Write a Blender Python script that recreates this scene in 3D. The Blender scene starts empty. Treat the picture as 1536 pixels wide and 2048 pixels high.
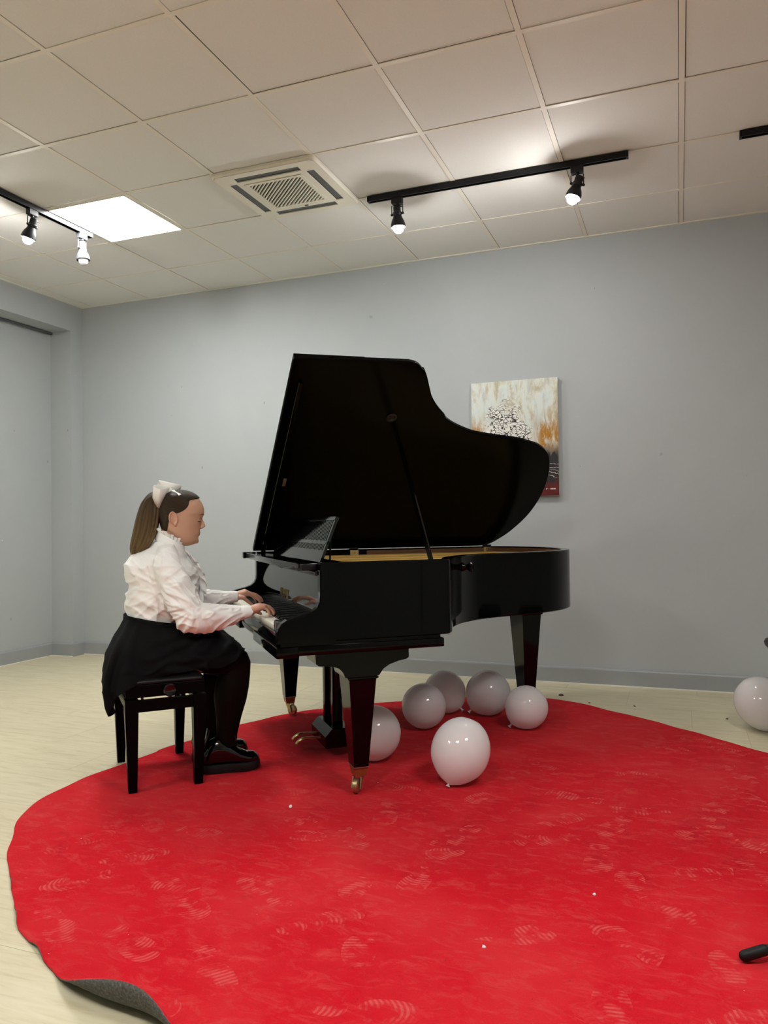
import bpy, bmesh, math, random
from mathutils import Vector, Matrix, noise

random.seed(7)
PI = math.pi
SC = bpy.context.scene
COL = SC.collection

# ------------------------------------------------------------------ camera
cam_d = bpy.data.cameras.new('camera')
cam = bpy.data.objects.new('camera', cam_d)
COL.objects.link(cam)
YAW, PITCH, ROLL = -0.365135, 0.015868, -0.013022
F = Vector((math.sin(YAW)*math.cos(PITCH), math.cos(YAW)*math.cos(PITCH), math.sin(PITCH)))
R0 = Vector((math.cos(YAW), -math.sin(YAW), 0))
U0 = R0.cross(F)
RR = R0*math.cos(ROLL) + U0*math.sin(ROLL)
UU = -R0*math.sin(ROLL) + U0*math.cos(ROLL)
M = Matrix((RR, UU, -F)).transposed().to_4x4()
M.translation = Vector((4.15619, -5.35770, 1.09253))
cam.matrix_world = M
cam_d.sensor_fit = 'HORIZONTAL'
cam_d.sensor_width = 36.0
cam_d.lens = 1544.83*36.0/1536.0
cam_d.clip_start = 0.02
SC.camera = cam
SC.cycles.max_bounces = 6
SC.cycles.adaptive_threshold = 0.08
SC.cycles.diffuse_bounces = 3
SC.cycles.glossy_bounces = 3
SC.cycles.caustics_reflective = False
SC.cycles.caustics_refractive = False

# ------------------------------------------------------------------ world, exposure
w = bpy.data.worlds.new('world')
SC.world = w
w.use_nodes = True
w.node_tree.nodes['Background'].inputs[0].default_value = (0.02, 0.02, 0.02, 1)
w.node_tree.nodes['Background'].inputs[1].default_value = 0.0
SC.view_settings.view_transform = 'Standard'
SC.view_settings.look = 'None'
SC.view_settings.gamma = 1.0
SC.view_settings.use_curve_mapping = False
SC.view_settings.exposure = 2.12
PANEL_LIGHT = 10.5          # radiance of the ceiling light panels
BULB_LIGHT = 150.0         # radiance of the spotlight bulbs

H = 3.018                  # ceiling height
ROW0 = 0.5527              # first ceiling row, measured from the back wall
XL, XR, YF = -0.70, 6.5, -8.2

# ------------------------------------------------------------------ materials
MATS = {}
def nodes_of(name):
    m = bpy.data.materials.new(name)
    m.use_nodes = True
    nt = m.node_tree
    return m, nt, nt.nodes['Principled BSDF']

def mat(name, col, rough=0.5, metal=0.0, spec=0.5, coat=0.0, bump=None, var=None):
    """plain procedural material: colour with a little noise, optional bump (scale, strength)"""
    if name in MATS:
        return MATS[name]
    m, nt, p = nodes_of(name)
    p.inputs['Base Color'].default_value = (*col, 1)
    p.inputs['Roughness'].default_value = rough
    p.inputs['Metallic'].default_value = metal
    p.inputs['Specular IOR Level'].default_value = spec
    p.inputs['Coat Weight'].default_value = coat
    tc = nt.nodes.new('ShaderNodeTexCoord')
    if var:
        n = nt.nodes.new('ShaderNodeTexNoise')
        n.inputs['Scale'].default_value = var[0]
        n.inputs['Detail'].default_value = 4
        r = nt.nodes.new('ShaderNodeMix'); r.data_type = 'RGBA'
        r.inputs[6].default_value = (*[c*(1-var[1]) for c in col], 1)
        r.inputs[7].default_value = (*[min(1, c*(1+var[1])) for c in col], 1)
        nt.links.new(tc.outputs['Object'], n.inputs['Vector'])
        nt.links.new(n.outputs['Fac'], r.inputs[0])
        nt.links.new(r.outputs[2], p.inputs['Base Color'])
    if bump:
        n = nt.nodes.new('ShaderNodeTexNoise')
        n.inputs['Scale'].default_value = bump[0]
        n.inputs['Detail'].default_value = 3
        b = nt.nodes.new('ShaderNodeBump')
        b.inputs['Strength'].default_value = bump[1]
        b.inputs['Distance'].default_value = 0.002
        nt.links.new(tc.outputs['Object'], n.inputs['Vector'])
        nt.links.new(n.outputs['Fac'], b.inputs['Height'])
        nt.links.new(b.outputs['Normal'], p.inputs['Normal'])
    MATS[name] = m
    return m

def emit(name, col, strength):
    m, nt, p = nodes_of(name)
    p.inputs['Base Color'].default_value = (0.9, 0.9, 0.9, 1)
    p.inputs['Emission Color'].default_value = (*col, 1)
    p.inputs['Emission Strength'].default_value = strength
    MATS[name] = m
    return m

class NT:
    """small helper for building node graphs"""
    def __init__(s, nt): s.nt = nt
    def n(s, t, **kw):
        nd = s.nt.nodes.new('ShaderNode'+t)
        for k, v in kw.items(): setattr(nd, k, v)
        return nd
    def l(s, a, b): s.nt.links.new(a, b)
    def math(s, op, a, b=None, c=None, clamp=False):
        nd = s.n('Math', operation=op); nd.use_clamp = clamp
        for i, v in enumerate((a, b, c)):
            if v is None: continue
            if isinstance(v, (int, float)): nd.inputs[i].default_value = v
            else: s.l(v, nd.inputs[i])
        return nd.outputs[0]
    def mixc(s, f, a, b, blend='MIX'):
        nd = s.n('Mix', data_type='RGBA', blend_type=blend)
        for i, v in ((0, f), (6, a), (7, b)):
            if isinstance(v, (int, float)): nd.inputs[i].default_value = v
            elif isinstance(v, tuple): nd.inputs[i].default_value = (*v[:3], 1)
            else: s.l(v, nd.inputs[i])
        return nd.outputs[2]
    def ramp(s, f, stops):
        nd = s.n('ValToRGB')
        cr = nd.color_ramp
        while len(cr.elements) < len(stops): cr.elements.new(0.5)
        for e, (p, c) in zip(cr.elements, stops):
            e.position = p
            e.color = (*c[:3], 1) if isinstance(c, tuple) else (c, c, c, 1)
        s.l(f, nd.inputs[0])
        return nd.outputs[0]
    def noise(s, vec, scale, detail=3, rough=0.5, dist=0.0):
        nd = s.n('TexNoise')
        nd.inputs['Scale'].default_value = scale
        nd.inputs['Detail'].default_value = detail
        nd.inputs['Roughness'].default_value = rough
        nd.inputs['Distortion'].default_value = dist
        s.l(vec, nd.inputs['Vector'])
        return nd.outputs['Fac']
    def mapping(s, vec, scale=(1,1,1), loc=(0,0,0), rot=(0,0,0)):
        nd = s.n('Mapping')
        nd.inputs['Scale'].default_value = scale
        nd.inputs['Location'].default_value = loc
        nd.inputs['Rotation'].default_value = rot
        s.l(vec, nd.inputs['Vector'])
        return nd.outputs[0]
    def bump(s, h, strength=0.3, dist=0.002):
        nd = s.n('Bump')
        nd.inputs['Strength'].default_value = strength
        nd.inputs['Distance'].default_value = dist
        s.l(h, nd.inputs['Height'])
        return nd.outputs[0]

def m_wall():
    m, nt, p = nodes_of('grey_wall_paint'); g = NT(nt)
    pos = g.n('NewGeometry').outputs['Position']
    n1 = g.noise(pos, 1.3, 4, 0.6)
    c = g.mixc(n1, (0.400, 0.430, 0.443), (0.462, 0.488, 0.491))
    # sparse scuffs and paint chips
    v = g.n('TexVoronoi'); v.inputs['Scale'].default_value = 2.6; g.l(pos, v.inputs['Vector'])
    wob = g.math('MULTIPLY', g.noise(pos, 60, 2), 0.022)
    chip = g.math('LESS_THAN', g.math('ADD', v.outputs['Distance'], wob), 0.026)
    c = g.mixc(chip, c, (0.62, 0.62, 0.62))
    v2 = g.n('TexVoronoi'); v2.inputs['Scale'].default_value = 1.9
    g.l(g.mapping(pos, (1, 1, 1), (3.1, 1.7, 0.4)), v2.inputs['Vector'])
    scuff = g.math('LESS_THAN', g.math('ADD', v2.outputs['Distance'], g.math('MULTIPLY', g.noise(pos, 25, 3), 0.07)), 0.060)
    c = g.mixc(g.math('MULTIPLY', scuff, 0.35), c, (0.20, 0.20, 0.20))
    v3 = g.n('TexVoronoi'); v3.inputs['Scale'].default_value = 6.5
    g.l(g.mapping(pos, (1, 1, 0.55), (8.3, 0.2, 5.1)), v3.inputs['Vector'])
    spk = g.math('LESS_THAN', g.math('ADD', v3.outputs['Distance'], g.math('MULTIPLY', g.noise(pos, 3.0, 2), 0.16)), 0.105)
    c = g.mixc(g.math('MULTIPLY', spk, 0.45), c, (0.16, 0.16, 0.155))
    n4 = g.noise(g.mapping(pos, (5, 5, 40), (2, 0, 7)), 1.0, 3, 0.6)
    c = g.mixc(g.math('MULTIPLY', g.math('GREATER_THAN', n4, 0.74), 0.3), c, (0.60, 0.61, 0.61))
    g.l(c, p.inputs['Base Color'])
    p.inputs['Roughness'].default_value = 0.55
    p.inputs['Specular IOR Level'].default_value = 0.3
    h = g.noise(pos, 140, 3)
    g.l(g.bump(h, 0.25, 0.0015), p.inputs['Normal'])
    MATS['wall'] = m
    return m

def m_floor():
    m, nt, p = nodes_of('cream_vinyl_floor'); g = NT(nt)
    pos = g.n('NewGeometry').outputs['Position']
    oi = g.n('ObjectInfo')
    off = g.n('CombineXYZ'); g.l(g.math('MULTIPLY', oi.outputs['Random'], 37.0), off.inputs[0]); g.l(g.math('MULTIPLY', oi.outputs['Random'], 91.0), off.inputs[1])
    va = g.n('VectorMath', operation='ADD'); g.l(pos, va.inputs[0]); g.l(off.outputs[0], va.inputs[1])
    streak = g.noise(g.mapping(va.outputs[0], (3.0, 26, 3)), 1.6, 6, 0.65, 0.6)
    blot = g.noise(pos, 2.2, 3, 0.5)
    c = g.ramp(streak, [(0.28, (0.53, 0.46, 0.28)), (0.48, (0.65, 0.585, 0.39)), (0.72, (0.71, 0.655, 0.465))])
    c = g.mixc(g.math('MULTIPLY', oi.outputs['Random'], 0.16), c, (0.52, 0.47, 0.33))
    c = g.mixc(g.math('MULTIPLY', blot, 0.18), c, (0.83, 0.79, 0.63))
    dirt = g.math('MULTIPLY', g.math('GREATER_THAN', g.noise(pos, 34, 3, 0.6), 0.735), 0.55)
    c = g.mixc(dirt, c, (0.22, 0.20, 0.15))
    g.l(c, p.inputs['Base Color'])
    p.inputs['Roughness'].default_value = 0.42
    p.inputs['Specular IOR Level'].default_value = 0.35
    g.l(g.bump(streak, 0.12, 0.001), p.inputs['Normal'])
    MATS['floor'] = m
    return m

def footprint_group():
    gr = bpy.data.node_groups.new('footprint', 'ShaderNodeTree')
    gr.interface.new_socket('Vector', in_out='INPUT', socket_type='NodeSocketVector')
    for nm in ('X', 'Y', 'Angle', 'Style'):
        gr.interface.new_socket(nm, in_out='INPUT', socket_type='NodeSocketFloat')
    gr.interface.new_socket('Mask', in_out='OUTPUT', socket_type='NodeSocketFloat')
    g = NT(gr)
    gi = gr.nodes.new('NodeGroupInput'); go = gr.nodes.new('NodeGroupOutput')
    cx = g.n('CombineXYZ'); g.l(gi.outputs['X'], cx.inputs[0]); g.l(gi.outputs['Y'], cx.inputs[1])
    sub = g.n('VectorMath', operation='SUBTRACT'); g.l(gi.outputs['Vector'], sub.inputs[0]); g.l(cx.outputs[0], sub.inputs[1])
    rot = g.n('VectorRotate', rotation_type='Z_AXIS'); g.l(sub.outputs[0], rot.inputs['Vector']); g.l(gi.outputs['Angle'], rot.inputs['Angle'])
    sp = g.n('SeparateXYZ'); g.l(rot.outputs[0], sp.inputs[0])
    x, y = sp.outputs[0], sp.outputs[1]
    e1 = g.math('ADD', g.math('POWER', g.math('ABSOLUTE', g.math('DIVIDE', x, 0.072)), 2.4), g.math('POWER', g.math('ABSOLUTE', g.math('DIVIDE', y, 0.045)), 2.4))
    x2 = g.math('ADD', x, 0.135)
    e2 = g.math('ADD', g.math('POWER', g.math('ABSOLUTE', g.math('DIVIDE', x2, 0.042)), 2.4), g.math('POWER', g.math('ABSOLUTE', g.math('DIVIDE', y, 0.034)), 2.4))
    body = g.math('LESS_THAN', g.math('MINIMUM', e1, e2), 1.0)
    curve = g.math('MULTIPLY', g.math('MULTIPLY', y, y), gi.outputs['Style'])
    band = g.math('SINE', g.math('MULTIPLY', g.math('ADD', x, curve), 2*PI/0.0135))
    band = g.math('GREATER_THAN', band, 0.05)
    nz = g.n('TexNoise'); nz.inputs['Scale'].default_value = 22; nz.inputs['Detail'].default_value = 3
    g.l(gi.outputs['Vector'], nz.inputs['Vector'])
    patch = g.math('SMOOTH_MIN', g.math('MULTIPLY', g.math('SUBTRACT', nz.outputs['Fac'], 0.47), 7.0, None, True), 1.0, 0.1)
    out = g.math('MULTIPLY', g.math('MULTIPLY', body, g.math('ADD', g.math('MULTIPLY', band, 0.75), 0.25)), patch)
    g.l(out, go.inputs['Mask'])
    return gr

def m_rug():
    m, nt, p = nodes_of('red_felt_carpet'); g = NT(nt)
    pos = g.n('NewGeometry').outputs['Position']
    big = g.noise(pos, 2.0, 5, 0.62, 0.4)
    fine = g.noise(pos, 260, 2, 0.6)
    c = g.mixc(fine, (0.44, 0.0025, 0.010), (0.66, 0.006, 0.018))
    dust = g.ramp(big, [(0.42, 0.0), (0.75, 1.0)])
    c = g.mixc(g.math('MULTIPLY', dust, 0.24), c, (0.74, 0.09, 0.085))
    fg = footprint_group()
    cellv = g.n('TexVoronoi'); cellv.voronoi_dimensions = '2D'; cellv.inputs['Scale'].default_value = 3.9; cellv.inputs['Randomness'].default_value = 0.8
    g.l(pos, cellv.inputs['Vector'])
    cp = g.n('SeparateXYZ'); g.l(cellv.outputs['Position'], cp.inputs[0])
    cc = g.n('SeparateColor'); g.l(cellv.outputs['Color'], cc.inputs[0])
    nd = nt.nodes.new('ShaderNodeGroup'); nd.node_tree = fg
    g.l(pos, nd.inputs['Vector'])
    g.l(cp.outputs[0], nd.inputs['X']); g.l(cp.outputs[1], nd.inputs['Y'])
    g.l(g.math('MULTIPLY', cc.outputs[0], 6.283), nd.inputs['Angle'])
    g.l(g.math('MULTIPLY', g.math('GREATER_THAN', cc.outputs[1], 0.45), 9.0), nd.inputs['Style'])
    keep = g.math('GREATER_THAN', cc.outputs[2], 0.12)
    sp_ = g.n('SeparateXYZ'); g.l(pos, sp_.inputs[0])
    # visitors walk along the open front of the rug, away from the piano
    walked = g.math('MULTIPLY', g.math('SUBTRACT', g.math('ADD', g.math('MULTIPLY', sp_.outputs[0], 1.0), -4.95), sp_.outputs[1]), 1.3, None, True)
    acc = g.math('MULTIPLY', g.math('MULTIPLY', nd.outputs[0], keep), walked)
    c = g.mixc(g.math('MULTIPLY', acc, 0.22), c, (0.82, 0.30, 0.26))
    wear = g.noise(g.mapping(pos, (11, 22, 1), (0, 3, 0), (0, 0, 0.5)), 1.0, 6, 0.75, 0.8)
    c = g.mixc(g.math('MULTIPLY', g.ramp(wear, [(0.50, 0.0), (0.75, 1.0)]), 0.30), c, (0.72, 0.14, 0.125))
    stn = g.noise(g.mapping(pos, (6, 9, 1), (9, 1, 0)), 1.0, 4, 0.6)
    c = g.mixc(g.math('MULTIPLY', g.ramp(stn, [(0.66, 0.0), (0.74, 1.0)]), 0.35), c, (0.22, 0.012, 0.010))
    crumbs = g.n('TexVoronoi'); crumbs.inputs['Scale'].default_value = 17; g.l(pos, crumbs.inputs['Vector'])
    dark = g.math('LESS_THAN', g.math('ADD', crumbs.outputs['Distance'], g.math('MULTIPLY', g.noise(pos, 3.1, 2), 0.12)), 0.095)
    c = g.mixc(g.math('MULTIPLY', dark, 0.75), c, (0.16, 0.02, 0.02))
    cr2 = g.n('TexVoronoi'); cr2.inputs['Scale'].default_value = 11; g.l(g.mapping(pos, (1,1,1), (5, 3, 0)), cr2.inputs['Vector'])
    lit = g.math('LESS_THAN', g.math('ADD', cr2.outputs['Distance'], g.math('MULTIPLY', g.noise(pos, 4.3, 2), 0.10)), 0.068)
    c = g.mixc(g.math('MULTIPLY', lit, 0.6), c, (0.85, 0.62, 0.55))
    g.l(c, p.inputs['Base Color'])
    p.inputs['Roughness'].default_value = 0.95
    p.inputs['Specular IOR Level'].default_value = 0.1
    p.inputs['Sheen Weight'].default_value = 0.08
    p.inputs['Sheen Tint'].default_value = (1, 0.45, 0.42, 1)
    hh = g.math('ADD', g.math('MULTIPLY', fine, 0.6), g.math('MULTIPLY', acc, -0.8))
    g.l(g.bump(hh, 0.5, 0.003), p.inputs['Normal'])
    MATS['rug'] = m
    return m

def m_felt():
    m, nt, p = nodes_of('grey_carpet_backing'); g = NT(nt)
    pos = g.n('NewGeometry').outputs['Position']
    n = g.noise(pos, 170, 4, 0.7)
    g.l(g.ramp(n, [(0.3, (0.045, 0.042, 0.038)), (0.55, (0.10, 0.095, 0.088)), (0.8, (0.24, 0.23, 0.21))]), p.inputs['Base Color'])
    p.inputs['Roughness'].default_value = 0.95
    MATS['felt'] = m
    return m

def m_hair():
    m, nt, p = nodes_of('brown_hair'); g = NT(nt)
    at = g.n('Attribute', attribute_name='strand')
    cv = g.n('CombineXYZ'); g.l(at.outputs['Fac'], cv.inputs[0])
    st = g.ramp(g.noise(cv.outputs[0], 34, 4, 0.7), [(0.34, 0.0), (0.68, 1.0)])
    st2 = g.ramp(g.noise(cv.outputs[0], 7, 3, 0.6), [(0.35, 0.0), (0.65, 1.0)])
    gold = g.n('Attribute', attribute_name='gold')
    base = g.mixc(st, (0.006, 0.004, 0.003), (0.060, 0.036, 0.022))
    light = g.mixc(st, (0.085, 0.048, 0.018), (0.36, 0.23, 0.095))
    c = g.mixc(gold.outputs['Fac'], base, light)
    c = g.mixc(g.math('MULTIPLY', st2, 0.5), c, (0.014, 0.009, 0.005), 'MIX')
    g.l(c, p.inputs['Base Color'])
    p.inputs['Roughness'].default_value = 0.42
    p.inputs['Specular IOR Level'].default_value = 0.25
    hh = g.math('ADD', st, st2)
    g.l(g.bump(hh, 0.6, 0.004), p.inputs['Normal'])
    MATS['hair'] = m
    return m

def m_skin():
    m, nt, p = nodes_of('skin'); g = NT(nt)
    at = g.n('Attribute', attribute_name='tint')
    pos = g.n('TexCoord').outputs['Object']
    n = g.noise(pos, 40, 3)
    c = g.mixc(g.math('MULTIPLY', n, 0.25), at.outputs['Color'], (0.62, 0.30, 0.20))
    g.l(c, p.inputs['Base Color'])
    p.inputs['Roughness'].default_value = 0.5
    p.inputs['Subsurface Weight'].default_value = 0.12
    p.inputs['Subsurface Radius'].default_value = (0.012, 0.005, 0.003)
    p.inputs['Subsurface Scale'].default_value = 0.5
    p.inputs['Specular IOR Level'].default_value = 0.35
    MATS['skin'] = m
    return m

def m_cloth_white():
    m, nt, p = nodes_of('white_cotton'); g = NT(nt)
    pos = g.n('TexCoord').outputs['Object']
    n = g.noise(g.mapping(pos, (14, 14, 30), (0, 0, 0), (0.5, 0.4, 0.2)), 1.0, 4, 0.6, 0.8)
    p.inputs['Base Color'].default_value = (0.91, 0.90, 0.88, 1)
    p.inputs['Roughness'].default_value = 0.75
    p.inputs['Sheen Weight'].default_value = 0.1
    p.inputs['Specular IOR Level'].default_value = 0.25
    g.l(g.bump(n, 0.25, 0.004), p.inputs['Normal'])
    MATS['white_cloth'] = m
    return m

def m_tights():
    m, nt, p = nodes_of('sheer_black_tights'); g = NT(nt)
    p.inputs['Base Color'].default_value = (0.0016, 0.0012, 0.0013, 1)
    p.inputs['Roughness'].default_value = 0.6
    p.inputs['Specular IOR Level'].default_value = 0.08
    tr = g.n('BsdfTransparent'); mx = g.n('MixShader'); mx.inputs[0].default_value = 0.92
    out = nt.nodes['Material Output']
    g.l(tr.outputs[0], mx.inputs[1]); g.l(p.outputs[0], mx.inputs[2]); g.l(mx.outputs[0], out.inputs['Surface'])
    MATS['tights'] = m
    return m

def m_lacquer(name='black_lacquer', rough=0.09, spec=0.5):
    m, nt, p = nodes_of(name); g = NT(nt)
    pos = g.n('TexCoord').outputs['Object']
    p.inputs['Base Color'].default_value = (0.0012, 0.0012, 0.0011, 1)
    n = g.noise(pos, 6, 5, 0.65)
    r = g.math('ADD', g.math('MULTIPLY', n, 0.10), rough-0.04)
    g.l(r, p.inputs['Roughness'])
    p.inputs['Specular IOR Level'].default_value = spec
    g.l(g.bump(g.noise(pos, 9, 2), 0.03, 0.004), p.inputs['Normal'])
    MATS[name] = m
    return m

def m_painting():
    m, nt, p = nodes_of('abstract_painting'); g = NT(nt)
    tc = g.n('TexCoord').outputs['Object']
    sp = g.n('SeparateXYZ'); g.l(tc, sp.inputs[0])
    X, Z = sp.outputs[0], sp.outputs[2]      # 0..0.6, 0..0.8
    n1 = g.noise(g.mapping(tc, (9, 9, 4)), 1.0, 6, 0.65, 0.5)
    n2 = g.noise(g.mapping(tc, (26, 26, 6), (3, 0, 1)), 1.0, 5, 0.7, 0.6)
    n3 = g.noise(g.mapping(tc, (5, 5, 3), (7, 0, 2)), 1.0, 4, 0.6)
    up = g.ramp(n1, [(0.30, (0.30, 0.28, 0.24)), (0.42, (0.58, 0.55, 0.40)), (0.50, (0.72, 0.75, 0.68)), (0.60, (0.66, 0.74, 0.72)), (0.72, (0.60, 0.47, 0.37))])
    up = g.mixc(g.math('MULTIPLY', g.ramp(n2, [(0.5, 0.0), (0.7, 1.0)]), 0.5), up, (0.38, 0.34, 0.28))
    # ochre drips at the sides of the middle band
    xo = g.math('ABSOLUTE', g.math('SUBTRACT', X, 0.27))
    band = g.math('MULTIPLY', g.ramp(Z, [(0.24, 0.0), (0.34, 1.0), (0.46, 1.0), (0.60, 0.0)]), g.ramp(xo, [(0.15, 0.0), (0.22, 1.0)]))
    och = g.math('MULTIPLY', band, g.ramp(g.math('ADD', n2, g.math('MULTIPLY', n3, 0.5)), [(0.60, 0.0), (0.76, 1.0)]))
    c = g.mixc(och, up, (0.42, 0.19, 0.012))
    # white cluster of roofs with black line work
    dx = g.math('DIVIDE', g.math('SUBTRACT', X, 0.235), 0.15); dz = g.math('DIVIDE', g.math('SUBTRACT', Z, 0.46), 0.17)
    dx = g.math('MULTIPLY', dx, g.math('ADD', 1.0, g.math('MULTIPLY', dz, 0.45)))
    cl = g.math('SUBTRACT', 1.15, g.math('MAXIMUM', g.math('ABSOLUTE', dx), g.math('ABSOLUTE', dz)))
    cl = g.math('ADD', cl, g.math('MULTIPLY', g.math('SUBTRACT', g.noise(g.mapping(tc, (16, 16, 20), (5, 0, 3)), 1.0, 3), 0.5), 1.8))
    clm = g.ramp(cl, [(0.05, 0.0), (0.4, 1.0)])
    c = g.mixc(clm, c, (0.82, 0.80, 0.74))
    vo = g.n('TexVoronoi', feature='DISTANCE_TO_EDGE'); vo.inputs['Scale'].default_value = 1.0
    wob = g.n('TexNoise'); wob.inputs['Scale'].default_value = 14; g.l(tc, wob.inputs['Vector'])
    va = g.n('VectorMath', operation='ADD'); vs = g.n('VectorMath', operation='SCALE'); vs.inputs['Scale'].default_value = 2.6
    g.l(wob.outputs['Color'], vs.inputs[0]); g.l(g.mapping(tc, (34, 34, 62)), va.inputs[0]); g.l(vs.outputs[0], va.inputs[1]); g.l(va.outputs[0], vo.inputs['Vector'])
    ln = g.math('LESS_THAN', vo.outputs['Distance'], g.math('MULTIPLY', g.noise(tc, 22, 3), 0.15))
    ln = g.math('MULTIPLY', ln, g.math('GREATER_THAN', g.noise(tc, 17, 2), 0.40))
    blob = g.math('GREATER_THAN', g.math('ADD', g.noise(g.mapping(tc, (30, 30, 34), (1, 0, 6)), 1.0, 2), g.math('MULTIPLY', cl, 0.05)), 0.70)
    ln = g.math('MAXIMUM', ln, blob)
    c = g.mixc(g.math('MULTIPLY', ln, clm), c, (0.02, 0.02, 0.02))
    # dark lower field with red
    lo = g.ramp(g.math('ADD', Z, g.math('MULTIPLY', g.math('SUBTRACT', n2, 0.5), 0.14)), [(0.28, 1.0), (0.36, 0.0)])
    red = g.ramp(g.math('ADD', g.math('MULTIPLY', n3, 0.6), g.math('MULTIPLY', Z, -1.2)), [(0.16, 0.0), (0.25, 1.0)])
    low = g.mixc(red, (0.014, 0.014, 0.017), (0.11, 0.004, 0.007))
    scr = g.n('TexWave', wave_type='BANDS', bands_direction='DIAGONAL'); scr.inputs['Scale'].default_value = 9; scr.inputs['Distortion'].default_value = 9; scr.inputs['Detail'].default_value = 3
    g.l(g.mapping(tc, (1.2, 1.2, 3.4)), scr.inputs['Vector'])
    sm = g.math('MULTIPLY', g.math('GREATER_THAN', scr.outputs['Fac'], 0.93), g.math('LESS_THAN', g.math('ABSOLUTE', g.math('SUBTRACT', Z, 0.17)), 0.05))
    low = g.mixc(sm, low, (0.62, 0.50, 0.45))
    c = g.mixc(lo, c, low)
    # small signature strokes at the lower right
    sg = g.math('MULTIPLY', g.math('LESS_THAN', g.math('ABSOLUTE', g.math('SUBTRACT', Z, 0.045)), 0.0045),
                g.math('MULTIPLY', g.math('GREATER_THAN', X, 0.515), g.math('LESS_THAN', X, 0.585)))
    sg = g.math('MULTIPLY', sg, g.math('GREATER_THAN', g.noise(g.mapping(tc, (90, 1, 60)), 1.0, 2), 0.46))
    c = g.mixc(sg, c, (0.75, 0.70, 0.66))
    g.l(c, p.inputs['Base Color'])
    p.inputs['Roughness'].default_value = 0.4
    g.l(g.bump(n2, 0.35, 0.003), p.inputs['Normal'])
    MATS['painting'] = m
    return m

m_wall(); m_floor(); m_rug(); m_felt(); m_hair(); m_skin(); m_cloth_white(); m_tights(); m_painting()
m_lacquer('black_lacquer', 0.07, 0.15); m_lacquer('polished_lacquer', 0.05, 0.5); m_lacquer('black_lacquer_lid', 0.16, 0.06)
mat('ceiling_tile', (0.80, 0.785, 0.755), 0.9, var=(120.0, 0.05))
mat('ceiling_tee', (0.82, 0.775, 0.69), 0.5)
mat('edge_trim', (0.80, 0.78, 0.70), 0.5)
mat('plenum', (0.05, 0.045, 0.04), 0.9)
mat('baseboard', (0.325, 0.343, 0.352), 0.38, var=(7, 0.08), bump=(60, 0.2))
mat('grout', (0.42, 0.38, 0.28), 0.8)
mat('caulk', (0.78, 0.75, 0.68), 0.7)
mat('ac_plastic', (0.79, 0.75, 0.64), 0.45)
mat('ac_dark', (0.10, 0.10, 0.095), 0.5)
mat('ac_void', (0.012, 0.011, 0.01), 0.8)
mat('track_black', (0.004, 0.004, 0.005), 0.35, spec=0.3)
mat('lamp_black', (0.007, 0.007, 0.008), 0.45, spec=0.35)
mat('lamp_grey', (0.11, 0.115, 0.13), 0.4)
mat('steel', (0.45, 0.45, 0.46), 0.35, metal=1.0)
mat('gold_plate', (0.86, 0.55, 0.13), 0.45, var=(9, 0.10))
mat('brass', (0.62, 0.47, 0.20), 0.3, metal=0.9, var=(30, 0.15))
mat('old_brass', (0.42, 0.33, 0.18), 0.35, metal=0.85, var=(50, 0.3))
mat('red_wood', (0.24, 0.060, 0.016), 0.45, var=(25, 0.3))
mat('brown_wood', (0.13, 0.055, 0.020), 0.4, var=(14, 0.3))
mat('ivory', (0.82, 0.79, 0.66), 0.25, var=(20, 0.05))
mat('ebony', (0.0025, 0.0025, 0.003), 0.22, spec=0.35)
mat('red_felt', (0.25, 0.01, 0.02), 0.9)
mat('string', (0.62, 0.45, 0.16), 0.4, metal=0.3)
mat('bench_black', (0.0015, 0.0015, 0.0015), 0.3, spec=0.05)
mat('leatherette', (0.005, 0.005, 0.0055), 0.36, spec=0.22, bump=(220, 0.3))
mat('skirt_cloth', (0.0018, 0.0019, 0.0023), 0.75, spec=0.12, bump=(30, 0.3))
mat('patent', (0.002, 0.002, 0.0022), 0.08, spec=0.5)
mat('rubber', (0.0045, 0.0045, 0.005), 0.55, spec=0.3)
mat('bow_satin', (0.86, 0.85, 0.80), 0.45)
mat('lash', (0.02, 0.012, 0.01), 0.7)
mat('brow', (0.15, 0.075, 0.045), 0.8)
mat('canvas_edge', (0.66, 0.63, 0.58), 0.7)
mat('scrap_dark', (0.05, 0.04, 0.025), 0.8)
mat('scrap_white', (0.82, 0.82, 0.82), 0.6)
emit('panel_glow', (1.0, 0.985, 0.955), PANEL_LIGHT)
emit('bulb_glow', (1.0, 0.98, 0.95), BULB_LIGHT)
mat('bulb_off', (0.55, 0.56, 0.56), 0.3)

def m_balloon():
    m, nt, p = nodes_of('white_balloon_latex'); g = NT(nt)
    p.inputs['Base Color'].default_value = (0.95, 0.94, 0.945, 1)
    p.inputs['Roughness'].default_value = 0.09
    p.inputs['Specular IOR Level'].default_value = 0.5
    tr = g.n('BsdfTranslucent'); tr.inputs[0].default_value = (0.95, 0.93, 0.935, 1)
    mx = g.n('MixShader'); mx.inputs[0].default_value = 0.35
    out = nt.nodes['Material Output']
    g.l(p.outputs[0], mx.inputs[1]); g.l(tr.outputs[0], mx.inputs[2]); g.l(mx.outputs[0], out.inputs['Surface'])
    MATS['balloon'] = m
m_balloon()

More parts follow.
